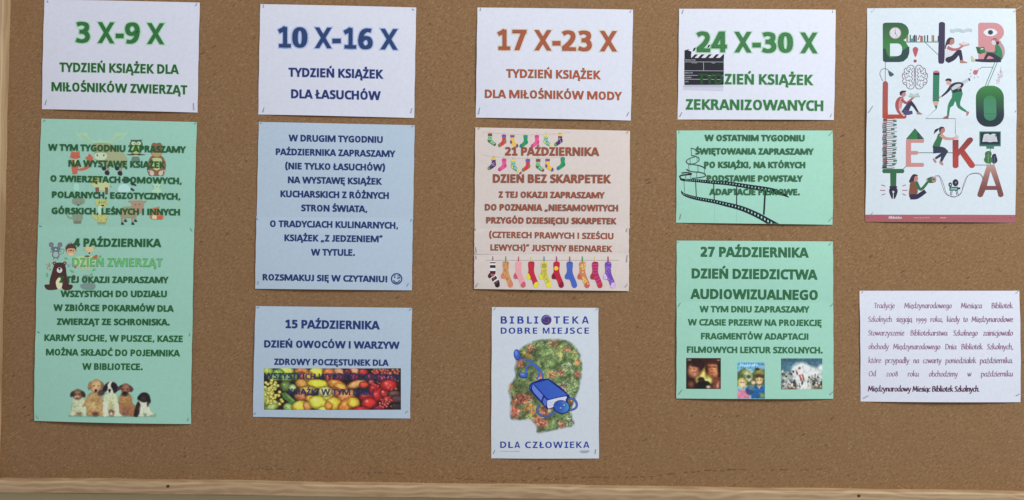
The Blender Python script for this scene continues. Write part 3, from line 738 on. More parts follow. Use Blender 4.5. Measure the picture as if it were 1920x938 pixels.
# printed fruit
KF = crop(490, 685, 760, 1920)
p = Paint(KF, 38, 40, 1862, 592, 0.62, (38, 26, 22))
R = random.Random(3)
for x, y, rx, ry, c, rot, hl in [
    (90, 80, 75, 50, (150, 175, 60), 0, .3), (340, 65, 95, 50, (175, 195, 60), 10, .3), (550, 85, 100, 50, (185, 110, 50), 10, .2), (230, 100, 70, 45, (120, 160, 60), 0, .3),
    (745, 90, 98, 62, (215, 205, 50), 0, .3), (905, 90, 80, 50, (190, 100, 45), 0, .2), (1050, 90, 80, 45, (205, 140, 90), 25, .2), (1250, 75, 90, 35, (200, 130, 85), 15, .2),
    (1360, 90, 60, 42, (170, 40, 35), 0, .3), (1150, 90, 50, 45, (110, 35, 45), 0, .2), (540, 150, 60, 60, (150, 70, 60), 0, .1), (640, 150, 70, 60, (190, 130, 50), 0, .1),
    (180, 160, 90, 45, (120, 150, 70), 0, .2), (340, 165, 80, 50, (110, 150, 80), 0, .3), (450, 150, 50, 50, (90, 120, 50), 0, .2), (1050, 160, 60, 50, (120, 35, 60), 0, .3), (1240, 155, 60, 45, (130, 30, 60), 0, .5),
    (900, 160, 60, 50, (170, 60, 50), 0, .2), (1450, 160, 60, 50, (110, 30, 60), 0, .3), (1600, 165, 60, 50, (130, 25, 55), 0, .5), (1720, 170, 60, 50, (90, 30, 60), 0, .4),
    (330, 280, 72, 68, (85, 110, 50), 0, .4), (420, 300, 50, 45, (150, 175, 110), 0, .4), (545, 245, 82, 58, (200, 130, 45), 15, .3),
    (760, 245, 135, 55, (222, 208, 40), 5, .3), (1010, 260, 125, 58, (215, 125, 40), 18, .5), (1060, 290, 90, 45, (220, 150, 50), 20, .3), (1270, 250, 120, 45, (205, 135, 70), -18, .4),
    (1370, 260, 60, 40, (195, 60, 40), 0, .3), (1470, 225, 40, 30, (150, 60, 50), 0, .2), (620, 330, 120, 50, (170, 140, 60), 0, .2), (980, 360, 110, 60, (170, 90, 50), 0, .2),
    (540, 410, 90, 60, (170, 100, 60), 0, .2), (1140, 400, 120, 65, (195, 120, 60), -20, .3), (860, 400, 90, 75, (220, 205, 60), 0, .4), (860, 350, 85, 65, (200, 190, 110), 0, .3),
    (650, 440, 50, 40, (220, 150, 40), 0, .2), (1510, 320, 75, 75, (170, 25, 28), 0, .3), (1570, 390, 130, 75, (180, 28, 32), -20, .3), (1400, 420, 90, 60, (150, 30, 35), 0, .3), (1640, 370, 60, 50, (170, 40, 40), 0, .6),
    (1700, 265, 105, 72, (195, 35, 30), 0, .5), (1770, 380, 80, 40, (90, 60, 50), 0, .2), (1800, 450, 70, 50, (70, 50, 55), 0, .2), (1680, 440, 60, 25, (170, 40, 40), -15, .3), (1800, 550, 80, 40, (45, 38, 40), 0, .1),
    (140, 540, 100, 60, (150, 175, 90), -20, .4), (60, 420, 70, 120, (150, 165, 60), 0, .2), (360, 560, 60, 55, (130, 165, 80), 0, .4), (520, 540, 105, 65, (225, 195, 50), -10, .4), (620, 540, 50, 60, (205, 130, 60), -30, .2),
    (755, 495, 115, 82, (218, 210, 55), 10, .5), (840, 580, 80, 30, (200, 190, 60), 0, .2), (970, 510, 98, 82, (222, 175, 40), 0, .4), (900, 540, 50, 50, (215, 130, 40), 0, .2),
    (1160, 520, 135, 75, (218, 120, 35), -30, .4), (1230, 500, 80, 68, (225, 170, 40), 10, .3), (1440, 505, 95, 72, (190, 35, 30), 0, .6), (1330, 580, 110, 30, (160, 30, 35), 0, .2), (1570, 570, 80, 35, (110, 20, 45), 0, .2)]:
    p.ell(x, y, rx*1.10, ry*1.12, tuple(v*0.5 for v in c), rot, 6); p.ell(x, y, rx*1.04, ry*1.06, c, rot, 3, 0.55, hl)
p.poly([(270, 370), (330, 360), (460, 470), (440, 510), (400, 515), (290, 430)], (70, 110, 50), 2); p.poly([(330, 395), (360, 385), (440, 470), (420, 480)], (110, 150, 75), 3)
for i in range(60):
    x = R.gauss(140, 60); y = R.uniform(200, 520)
    if 45 < x < 250+ (y > 420)*50: p.ell(x, y, 24, 22, (195+R.randint(-25, 20), 190+R.randint(-15, 15), 75), 0, 3, 0.6, .3)
for i in range(26):
    x = R.uniform(1580, 1750); y = R.uniform(460, 560); p.ell(x, y, 17, 17, (175+R.randint(-40, 30), 35+R.randint(0, 40), 50), 0, 3, .5, .8)
for i in range(30):
    x = R.uniform(1480, 1840); y = R.uniform(55, 120); p.ell(x, y, 22, 20, (155+R.randint(-50, 30), 45+R.randint(0, 40), 50), 0, 3, .5, .6)
for i in range(26): p.ell(R.uniform(1400, 1850), R.uniform(130, 330), 9, 6, (205, 120, 130), R.uniform(0, 180), 4)
p.grain(0.25, 30); p.grain(0.2, 12)
g_ = p.A[..., :3].mean(axis=2, keepdims=True); p.A[..., :3] = (p.A[..., :3]*.84+g_*.16)*.97+3
p.build(bC, label='printed photo of mixed fruit and vegetables')

# --- column 3
s3 = Sheet('paper_sheet', M_white, C(K6, (101, 57), (1271, 73), (1254, 907), (89, 885)), 'white sheet with rust orange heading 17 X-23 X, third in the top row', bul=(0.0008, 0.0018, 0.0016, 0.0012), k=0.83)
header(s3, K6, [('1', 252, 347), ('7', 365, 469), ('X', 530, 656), ('-', 665, 725), ('2', 737, 840), ('3', 857, 960), ('X', 1022, 1148)], 378, 389, 152, 252, 1148, PH)
for t in (("TYDZIEŃ KSIĄŻEK", 318, 1028, 587, 599, 64), ("DLA MIŁOŚNIKÓW MODY", 157, 1187, 738, 755, 62)):
    line(s3, K6, *t, [(0.05, (240, 195, 150, 0.45)), (0.020, (120, 74, 60)), (-0.018, (168, 82, 58))], main=0.020)
staples(s3, K6, [(125, 60, 124, 82), (1257, 77, 1248, 95), (120, 808, 110, 858), (1240, 842, 1225, 872)])
pA = Sheet('paper_sheet', M_peach, C(K7a, (113, 75), (1667, 110), (1665, 1090), (106, 1082)), 'peach sheet headed 21 PAŹDZIERNIKA with two rows of small hanging socks', base=0.0004, bul=(0.0012, 0.0002, 0.001, 0.001), k=0.85); pA.tb = 0.0008
pB = Sheet('paper_sheet', M_peach, C(K7b, (108, 203), (1706, 207), (1706, 490), (106, 478)), 'narrow peach strip starting (CZTERECH PRAWYCH, between two other peach sheets', base=0.0012, bul=(0.0, 0.0002, 0.0003, 0.0003), ctr=0.0007, k=0.83)
pC = Sheet('paper_sheet', M_peach, C(K7b, (106, 482), (1707, 474), (1705, 860), (105, 838)), 'peach strip with ten different socks pegged on a line', base=0.0019, bul=(0.0003, 0.0025, 0.0006, 0.0006), k=0.83)
for t in (("21 PAŹDZIERNIKA", 415, 1357, 357, 362, 82), ("DZIEŃ BEZ SKARPETEK", 293, 1475, 630, 636, 82), ("Z TEJ OKAZJI ZAPRASZAMY", 350, 1412, 780, 788, 60), ("DO POZNANIA „NIESAMOWITYCH", 212, 1547, 908, 918, 62)):
    line(pA, K7a, *t, PA, main=0.012)
line(pA, K7b, "PRZYGÓD DZIESIĘCIU SKARPETEK", 232, 1578, 158, 168, 62, PA, main=0.012)
line(pB, K7b, "(CZTERECH PRAWYCH I SZEŚCIU", 262, 1545, 308, 324, 62, PA, main=0.012)
line(pB, K7b, "LEWYCH)” JUSTYNY BEDNAREK", 275, 1532, 440, 455, 62, PA, main=0.012)
staples(pA, K7a, [(135, 95, 158, 78), (1650, 112, 1635, 135)])
staples(pB, K7b, [(119, 212, 116, 236), (1688, 212, 1678, 248), (122, 405, 128, 466)])
staples(pC, K7b, [(1688, 488, 1681, 560), (122, 492, 130, 530), (145, 778, 122, 820), (1690, 785, 1665, 820)])
# big socks
def hull(x0, y0, e=0):
    L = [(-30, 0), (30, 0), (28, 80), (38, 130), (72, 215), (72, 250), (48, 264), (24, 246), (0, 180), (-40, 172), (-52, 146), (-34, 108), (-29, 80)]
    return [(x0+x, y0+y) for x, y in L]
a = Art(pC, K7b)
a.stroke([(228, 542), (1602, 542)], 4.5, (150, 148, 146), sm=0)
socks = [(298, (240, 228, 226), None, (45, 28, 34), (150, 90, 85)), (432, (204, 148, 96), (208, 128, 100), (208, 130, 100), (60, 140, 70)), (564, (226, 160, 165), (188, 92, 105), (192, 96, 108), (175, 80, 90)),
         (696, (188, 44, 66), (215, 215, 50), (218, 212, 55), (215, 200, 90)), (828, (205, 200, 85), (215, 212, 70), (222, 212, 60), (60, 130, 150)), (957, (182, 38, 62), (120, 30, 55), (128, 32, 58), (150, 40, 95)),
         (1093, (72, 98, 182), (72, 98, 182), (72, 98, 182), (160, 70, 70)), (1224, (192, 128, 98), (190, 98, 82), (196, 92, 82), (50, 140, 70)), (1356, (165, 42, 98), (160, 52, 52), (185, 55, 60), (225, 205, 110)), (1490, (112, 72, 168), (205, 180, 225), (205, 182, 222), (150, 60, 75))]
RR = random.Random(5)
for i, (x, body, heel, toe, peg) in enumerate(socks):
    y = 560+(i*0.7)
    a.rrect(x-6, 500, x+6, 562, 5, peg); a.ell(x, 508, 4, c=(190, 185, 180))
    a.poly(smooth(hull(x, y), 4, True), body)
    if heel: a.poly(smooth([(x-36, y+112), (x-20, y+130), (x-8, y+168), (x-40, y+172), (x-52, y+146)], 4, True), heel)
    a.poly(smooth([(x+22, y+240), (x+40, y+208), (x+66, y+205), (x+72, y+225), (x+71, y+250), (x+48, y+264), (x+30, y+255)], 4, True), toe)
    def foot(t): return (x-8+60*t, y+135+95*t)
    if i == 0:
        dk = (58, 38, 46)
        for q in (0, 30, 90): a.rect(x-29, y+q+2, x+29, y+q+(14 if q == 0 else 32), dk)
        a.poly([(x-34, y+112), (x-8, y+118), (x-10, y+155), (x-30, y+172), (x-50, y+158), (x-50, y+138)], dk)
        a.poly([(x-28, y+122), (x+30, y+122), (x+12, y+145), (x-10, y+158)], (178, 92, 92))
        for tt in (0.25, 0.68):
            cx, cy = foot(tt); a.poly([(cx-22, cy+12), (cx+26, cy-18), (cx+40, cy+12), (cx-8, cy+44)], dk)
            a.poly([(cx-8, cy+14), (cx+14, cy-2), (cx+20, cy+8), (cx-2, cy+24)], (120, 80, 85))
    if i in (1, 7):
        for k in range(26):
            t = RR.random(); 
            if k % 2: px, py = x+RR.uniform(-24, 24), y+RR.uniform(8, 120)
            else: fx, fy = foot(t); px, py = fx+RR.uniform(-18, 22), fy+RR.uniform(-12, 14)
            a.ell(px, py, *( (3, 5) if i == 1 else (8, 8)), (90, 60, 45) if i == 1 else RR.choice([(226, 180, 90), (232, 198, 150), (225, 190, 60)]), n=8)
    if i == 4:
        a.ell(x, y+36, 24, c=(150, 125, 60)); a.ell(x, y+36, 14, c=(205, 190, 80)); a.ell(x, y+36, 6, c=(120, 100, 50))
        for qx, qy in ((-14, 90), (14, 80), (14, 128), (-4, 150), (24, 170), (40, 200), (10, 105), (-22, 118)):
            a.ell(x+qx, y+qy, 13, c=(160, 150, 60), n=10); a.ell(x+qx, y+qy, 7, c=(215, 205, 80), n=8)
    if i == 5: a.ell(x-4, y+62, 22, c=(228, 200, 60))
    if i == 8:
        for q in (12, 44, 74, 104): a.rect(x-29, y+q, x+29, y+q+11, (196, 66, 110))
        for tt in (0.15, 0.45, 0.75):
            cx, cy = foot(tt); a.poly([(cx-18, cy+10), (cx+26, cy-16), (cx+32, cy-4), (cx-12, cy+24)], (196, 66, 110))
    if i == 9:
        for k in range(34):
            if k % 2: px, py = x+RR.uniform(-25, 25), y+RR.uniform(6, 125)
            else: fx, fy = foot(RR.random()); px, py = fx+RR.uniform(-18, 22), fy+RR.uniform(-12, 14)
            a.stroke([(px-5, py-4), (px, py+2), (px+6, py-3)], 3, (176, 150, 208), sm=0)
    if i in (1, 3, 6, 8): a.rect(x-30, y-1, x+30, y+9, tuple(int(v*0.85) for v in body))
a.build('printed_socks', 'ten printed socks pegged along one line')
# small socks, two rows
a = Art(pA, K7a)
gr = (190, 180, 172)
a.stroke([(185, 122), (430, 142), (650, 152), (850, 146), (1065, 124)], 3.5, gr); a.stroke([(185, 355), (430, 382), (650, 388), (850, 384), (1010, 372)], 3.5, gr)
def small(x, y, f, main, cuff, toe, kind):
    """f=+1 toe to the right"""
    X = lambda v: x+f*v
    a.rrect(x-4, y-28, x+4, y+2, 4, (206, 190, 170))
    L = [(-20, 0), (20, 0), (18, 55), (45, 85), (58, 100), (56, 118), (40, 122), (10, 105), (-22, 80), (-24, 60), (-19, 40)]
    a.poly(smooth([(X(p), y+q) for p, q in L], 3, True), main)
    a.poly(smooth([(X(34), y+112), (X(46), y+84), (X(60), y+100), (X(57), y+118), (X(42), y+124)], 3, True), toe)
    a.poly([(X(-22), y-2), (X(22), y-2), (X(21), y+(22 if kind != 'spot' else 20)), (X(-21), y+22)], cuff)
    if kind == 'stripe':
        for q in (28, 42, 56): a.poly([(X(-19), y+q), (X(18), y+q), (X(18), y+q+5), (X(-19), y+q+5)], (190, 225, 190))
        for q in (0, 14, 28): a.poly([(X(2+q), y+88+q*.5), (X(24+q), y+66+q*.8), (X(28+q), y+70+q*.8), (X(6+q), y+94+q*.5)], (190, 225, 190))
        a.poly([(X(-22), y+62), (X(-4), y+66), (X(-2), y+92), (X(-20), y+82)], toe)
    if kind == 'spot':
        for k in range(14): a.ell(X(RR.uniform(-16, 30)), y+RR.uniform(30, 92)*0.98, 3.4, c=(200, 190, 210), n=7)
    if kind == 'heel': a.poly(smooth([(X(-22), y+52), (X(-4), y+58), (X(-4), y+84), (X(-20), y+82)], 3, True), toe)
def kind(k, x, y, f):
    d = {'g': ((46, 148, 92), (130, 75, 55), (120, 70, 62), 'stripe'), 'r': ((205, 60, 68), (88, 92, 180), (110, 130, 70), 'heel'), 'y': ((226, 186, 70), (112, 78, 140), (100, 82, 130), 'heel'),
         'e': ((40, 148, 85), (48, 140, 118), (42, 120, 130), 'heel'), 'p': ((222, 88, 148), (205, 72, 135), (190, 72, 130), 'heel'), 't': ((48, 150, 140), (225, 205, 110), (222, 200, 100), 'stripe'),
         'v': ((78, 48, 98), (226, 196, 90), (96, 150, 84), 'spot')}[k]
    small(x, y, f, *d[:3], d[3])
for k, x, y, f in (('g', 262, 140, 1), ('r', 402, 152, -1), ('y', 486, 156, 1), ('e', 618, 158, -1), ('p', 732, 158, -1), ('t', 824, 150, 1), ('v', 966, 144, -1)): kind(k, x, y, f)
for k, x, y, f in (('v', 298, 382, -1), ('p', 404, 394, -1), ('t', 496, 400, 1), ('r', 642, 398, -1), ('g', 746, 398, 1), ('y', 840, 396, 1), ('e', 992, 382, -1)): kind(k, x, y, f)
a.build('printed_socks', 'two rows of small printed socks hanging on thin lines')
for o_ in (): pass

# small library poster
BTp = Sheet('poster', M_gloss2, C(K8a, (123, 88), (1224, 96))+C(K8b, (1230, 882), (115, 880)), 'narrow white poster BIBLIOTEKA DOBRE MIEJSCE with blue book on a flower-filled head shape', 'poster', bul=(0.001, 0.0015, 0.002, 0.002), k=0.74)
nb = (36, 58, 142); BTp.st = 6e-6
def spaced(k, lst, y0, y1, cap, xa, xb):
    a = Art(BTp, k, 0.0003)
    for ch, x0, x1 in lst:
        b0 = y0+(y1-y0)*(x0-xa)/(xb-xa)
        if ch == 'I':
            m = (x0+x1)/2; t = cap*0.16; n = len(a.V)
            a.poly([(x0, b0), (x0, b0-t), (m-t*.72, b0-t), (m-t*.72, b0-cap+t), (x0, b0-cap+t), (x0, b0-cap), (x1, b0-cap), (x1, b0-cap+t), (m+t*.72, b0-cap+t), (m+t*.72, b0-t), (x1, b0-t), (x1, b0)], nb)
        else: text(a, ch, x0, x1, b0, b0, cap, [(-0.004, nb)])
    a.build('text_line')
spaced(K8a, [('B', 215, 280), ('I', 308, 353), ('B', 388, 452), ('L', 487, 537), ('I', 560, 603)], 258, 258, 74, 215, 603)
spaced(K8a, [('T', 763, 828), ('E', 862, 918), ('K', 955, 1022), ('A', 1053, 1125)], 258, 258, 74, 763, 1125)
spaced(K8a, [('D', 215, 277), ('O', 297, 366), ('B', 387, 440), ('R', 463, 525), ('E', 547, 592), ('M', 650, 718), ('I', 742, 782), ('E', 803, 850), ('J', 872, 908), ('S', 928, 982), ('C', 1001, 1057), ('E', 1080, 1127)], 362, 362, 62, 215, 1127)
spaced(K8b, [('D', 210, 272), ('L', 293, 342), ('A', 357, 414), ('C', 467, 527), ('Z', 543, 597), ('Ł', 608, 662), ('O', 675, 742), ('W', 757, 856), ('I', 873, 912), ('E', 930, 975), ('K', 995, 1055), ('A', 1068, 1131)], 770, 770, 65, 210, 1130)
a = Art(BTp, K8a, 0.0003)
a.ell(686, 220, 53, c=lambda x, y: (62+max(0, (x-686))*.5, 48+max(0, (200-y))*1.0, 98+max(0, 215-y)*.8), n=28)
a.stroke([(650, 205), (690, 180), (722, 190)], 10, (120, 110, 165)); a.stroke([(655, 240), (690, 250), (710, 235), (700, 210)], 7, (98, 84, 140)); a.stroke([(640, 225), (665, 215), (680, 225)], 6, (88, 78, 130))
a.build('printed_globe')
# illegible small print at the foot
a = Art(BTp, K8b, 0.0003)
for x in np.arange(215, 408, 7.0): a.stroke([(x, 805+RR.uniform(-2, 2)), (x+RR.uniform(3, 6), 805+RR.uniform(-2, 2))], RR.uniform(2.5, 5), (150, 158, 185), sm=0)
for r, (xa, xb, y) in enumerate(((1040, 1130, 800), (1030, 1122, 810), (1050, 1110, 819))):
    for x in np.arange(xa, xb, 7.0): a.stroke([(x, y+RR.uniform(-2, 2)), (x+RR.uniform(3, 7), y+RR.uniform(-3, 2))], 4, (128, 138, 160), sm=0)
a.build('small_print')['kind'] = 'stuff'
KB = crop(940, 630, 1100, 790)
p = Paint(KB, 40, 20, 760, 910, 0.62)
headp = [(140, 180), (200, 110), (300, 55), (430, 35), (560, 38), (650, 75), (715, 150), (738, 260), (732, 380), (712, 480), (680, 570), (650, 640), (640, 700), (655, 770), (665, 820), (600, 840), (470, 865), (345, 890), (335, 850), (300, 790), (230, 765), (150, 770), (95, 760), (88, 700), (90, 620), (88, 560), (70, 500), (75, 465), (105, 425), (140, 370), (130, 300), (145, 240)]
mask = Paint(KB, 40, 20, 760, 910, 0.62); mask.poly(headp, (0, 0, 0), soft=11, sm=3); mask.A[..., 3] = np.clip((mask.A[..., 3]-0.5)*1.0+0.5+(mask.noise(26)-0.5)*0.9*(1-np.abs(2*mask.A[..., 3]-1)), 0, 1)
p.A[..., :3] = (98, 118, 76); p.A[..., 3] = 1
R = random.Random(11)
for i in range(1500):
    x = R.uniform(50, 750); y = R.uniform(20, 900)
    light = (x > 330 and y < 560)
    c = R.choice([(122, 148, 88), (92, 122, 70), (150, 168, 106), (172, 184, 134), (82, 108, 66), (140, 150, 84)] if light else [(84, 106, 66), (98, 124, 72), (64, 82, 56), (122, 134, 84), (54, 68, 50), (134, 116, 78)])
    p.ell(x, y, R.uniform(5, 13), R.uniform(2.5, 6), c, R.uniform(-80, -20), 2.5)
def bunch(cx, cy, r, n, cols):
    for i in range(n):
        a_ = R.uniform(0, 6.28); q = r*R.random()**0.5
        p.ell(cx+q*math.cos(a_), cy+q*math.sin(a_), R.uniform(6, 13), R.uniform(3, 7), R.choice(cols), R.uniform(0, 180), 2)
ro = [(176, 88, 68), (196, 120, 96), (142, 72, 58), (208, 156, 132), (120, 84, 60)]; org = [(190, 120, 66), (176, 100, 58), (200, 150, 96), (110, 96, 60)]; ye = [(168, 156, 84), (184, 180, 120), (120, 130, 74)]
for cx, cy, r, n, cc in ((160, 590, 62, 110, ro), (120, 690, 50, 80, ro), (230, 570, 55, 70, ro), (265, 680, 55, 80, org), (175, 255, 38, 45, ro), (250, 180, 18, 16, org), (205, 150, 20, 16, ye), (470, 355, 32, 36, ro), (430, 350, 20, 20, ye), (545, 335, 26, 26, ro), (705, 245, 22, 22, org),
                         (705, 365, 28, 30, ro), (610, 120, 26, 26, ro), (355, 370, 26, 22, ro), (375, 800, 52, 80, ro), (320, 770, 30, 30, ro), (560, 825, 36, 40, ro), (480, 60, 60, 26, ro), (670, 160, 26, 24, ye), (545, 170, 16, 50, ye), (540, 110, 16, 30, ye), (130, 740, 40, 30, ro), (85, 470, 22, 18, org), (400, 690, 50, 50, ro), (260, 750, 30, 22, ye), (560, 480, 40, 20, ro), (640, 590, 25, 16, ro), (280, 120, 40, 24, ro)):
    bunch(cx, cy, r, n, cc)
for i in range(120):
    x, y = R.choice([(R.uniform(540, 690), R.uniform(380, 560)), (R.uniform(600, 660), R.uniform(740, 830)), (R.uniform(560, 660), R.uniform(250, 330))])
    p.ell(x, y, 4, 4, (190, 200, 175), 0, 2)
p.grain(0.5, 34); p.grain(0.35, 60); p.grain(0.25, 9)
p.A[..., 3] = mask.A[..., 3]
p.build(BTp, 'printed_head_shape', 'profile of a head filled with flowers and grass')
a = Art(BTp, KB, 0.0003)
dk = (26, 34, 112); bl = (58, 92, 178); mb = (44, 72, 158)
for pts in ([(165, 218), (240, 222), (320, 270), (370, 330), (388, 395)], [(232, 340), (240, 280), (290, 262), (330, 300), (352, 350), (330, 395)]):
    a.stroke(pts, 17, (40, 62, 140)); a.stroke(pts, 10, (74, 108, 178))
a.ell(145, 172, 30, 50, dk, -8); a.ell(144, 170, 26, 45, bl, -8); a.ell(138, 158, 12, 24, (92, 128, 200), -8)
a.ell(203, 364, 42, 27, dk, 12); a.ell(203, 361, 37, 22, bl, 12); a.ell(196, 354, 20, 10, (98, 132, 205), 12)
for pts in ([(352, 640), (332, 680), (350, 722), (410, 740), (468, 722), (505, 690)], [(615, 580), (665, 582), (696, 620), (690, 662), (650, 682), (622, 676)]):
    a.stroke(pts, 20, (36, 44, 112)); a.stroke(pts, 11, (84, 100, 170))
a.poly(smooth([(258, 470), (272, 440), (310, 420), (435, 392), (628, 545), (612, 585), (606, 660), (480, 665), (430, 678), (400, 650), (300, 545), (262, 495)], 2, True), dk)
a.poly([(300, 440), (430, 404), (610, 544), (432, 584)], lambda x, y: (48+(x-300)*.03, 84+(x-300)*.03, 172+(y-400)*.05))
a.poly([(288, 462), (296, 450), (385, 548), (368, 596), (300, 520), (284, 490)], (96, 122, 200))
a.poly([(395, 566), (420, 590), (414, 650), (400, 640), (382, 606)], (80, 106, 190))
a.stroke([(268, 486), (276, 460), (300, 445)], 6, bl)
a.poly(smooth([(425, 604), (440, 592), (600, 556), (592, 590), (598, 640), (480, 655), (436, 670), (424, 640)], 2, True), (196, 202, 224))
a.stroke([(432, 620), (500, 606), (560, 596)], 3, (150, 156, 190)); a.stroke([(430, 640), (500, 628)], 3, (150, 156, 190))
a.ell(556, 655, 76, 64, dk, 15, 28); a.ell(556, 652, 69, 57, lambda x, y: (48+max(0, 640-y)*.1+max(0, x-540)*.25, 84+max(0, x-540)*.6, 168+max(0, x-540)*.35), 15, 28)
a.ell(580, 640, 13, 15, (24, 30, 90), 20); a.ell(581, 638, 8, 10, (180, 205, 235), 20); a.ell(582, 638, 4, 5, (24, 30, 90))
a.ell(548, 668, 13, 13, (24, 30, 90), 20); a.ell(548, 666, 8, 8, (180, 205, 235), 20); a.ell(548, 667, 4, 4, (24, 30, 90))
a.stroke([(520, 606), (508, 622), (516, 642)], 5, (28, 38, 110)); a.stroke([(536, 630), (544, 634)], 4, (28, 38, 110))
a.build('printed_book', 'dark blue book with a round smiling head and looped arms')
staples(BTp, K8a, [(165, 92, 143, 118), (1218, 97, 1200, 118)]); staples(BTp, K8b, [(155, 795, 138, 830), (1197, 785, 1192, 830)])

# --- column 4
s4 = Sheet('paper_sheet', M_white, C(K9, (95, 68), (1293, 75), (1279, 919), (84, 915)), 'white sheet with green heading 24 X-30 X and a printed film clapperboard', bul=(0.0008, 0.0018, 0.0012, 0.0016), k=0.98); s4.tb = 0.0005
a = Art(s4, K9)
bk = (34, 36, 44); wh = (222, 224, 232)
a.poly([(128, 650), (432, 655), (430, 700), (126, 690)], (205, 208, 222)); a.poly([(128, 650), (432, 655), (431, 672), (127, 668)], (188, 191, 208))
a.poly([(135, 388), (165, 380), (188, 384), (186, 452), (135, 450)], bk)
a.poly([(185, 418), (436, 420), (434, 450), (186, 448)], wh)
for x in (186, 236, 292, 348, 402):
    a.poly([(x, 448), (x+24, 448), (min(436, x+52), 419), (min(436, x+28), 419)], bk)
a.poly([(432, 419), (437, 419), (436, 452), (420, 450)], bk)
# raised arm with its stripes
a.poly([(160, 386), (330, 345), (338, 362), (190, 398)], (228, 230, 238))
for x in (196, 306): a.poly([(x, 396-(x-196)*.24), (x+16, 392-(x-196)*.24), (x+26, 366-(x-196)*.2), (x+10, 370-(x-196)*.2)], bk)
a.rrect(134, 446, 434, 652, 8, bk)
ln = (170, 174, 184)
a.stroke([(138, 476), (430, 478)], 4, ln, sm=0); a.stroke([(136, 543), (430, 546)], 4, ln, sm=0); a.stroke([(279, 478), (281, 545)], 4, ln, sm=0)
for y in (578, 608): a.stroke([(136, y), (430, y+4)], 4, ln, sm=0)
a.build('printed_clapperboard')
for w_, x0, x1, y in (("PRODUCTION", 140, 217, 468), ("DIRECTOR", 138, 197, 565), ("CAMERA", 137, 187, 601), ("DATE", 137, 165, 633)):
    line(s4, K9, w_, x0, x1, y, y, 11, [(-0.03, (205, 208, 216))])
line(s4, K9, "SCENE", 190, 228, 488, 488, 8, [(-0.03, (190, 194, 204))]); line(s4, K9, "TAKE", 340, 368, 490, 490, 8, [(-0.03, (190, 194, 204))])
header(s4, K9, [('2', 228, 330), ('4', 338, 457), ('X', 518, 644), ('-', 654, 716), ('3', 727, 835), ('0', 850, 962), ('X', 1022, 1148)], 400, 409, 155, 228, 1148, GH2)
lay4 = [(0.05, (140, 220, 140, 0.45)), (0.012, (36, 96, 54)), (-0.018, (54, 120, 70))]
a = Art(s4, K9); text(a, "TYD", 237, 428, 646, 647, 78, [(0.04, (40, 88, 50, 0.5)), (0.012, (38, 84, 48)), (-0.02, (36, 78, 44))], main=0.012); a.build('text_line'); a = Art(s4, K9); text(a, "ZIEŃ KSIĄŻEK", 441, 1118, 647, 654, 78, lay4, main=0.012); a.build('text_line')
line(s4, K9, "ZEKRANIZOWANYCH", 146, 1195, 839, 850, 78, lay4, main=0.012)
staples(s4, K9, [(128, 72, 118, 105), (1275, 78, 1268, 97), (118, 858, 100, 893), (1262, 870, 1252, 895)])

gD = Sheet('paper_sheet', M_green, C(K10, (88, 70), (1461, 70), (1460, 899), (84, 881)), 'mint green sheet with a black film strip curling across it', bul=(0.0008, 0.0025, 0.0012, 0.0018), k=0.92); gD.tb = 0.0009
KS = crop(1270, 270, 1480, 1271)
a = Art(gD, KS); fk = (24, 30, 42); pg = (164, 220, 204)
sh = (142, 196, 186)
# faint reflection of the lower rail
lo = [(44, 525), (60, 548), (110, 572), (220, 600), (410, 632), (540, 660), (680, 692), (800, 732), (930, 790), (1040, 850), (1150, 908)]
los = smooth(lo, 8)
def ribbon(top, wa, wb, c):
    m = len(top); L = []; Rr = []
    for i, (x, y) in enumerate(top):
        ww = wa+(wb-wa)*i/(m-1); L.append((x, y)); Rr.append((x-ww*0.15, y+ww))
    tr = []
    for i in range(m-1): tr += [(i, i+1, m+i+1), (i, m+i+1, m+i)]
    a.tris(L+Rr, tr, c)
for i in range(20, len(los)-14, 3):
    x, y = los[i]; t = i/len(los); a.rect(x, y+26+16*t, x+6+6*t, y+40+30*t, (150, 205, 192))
for x, y0, y1 in ((418, 660, 880), (668, 720, 880)): a.rect(x, y0, x+3, y1, (150, 205, 192))
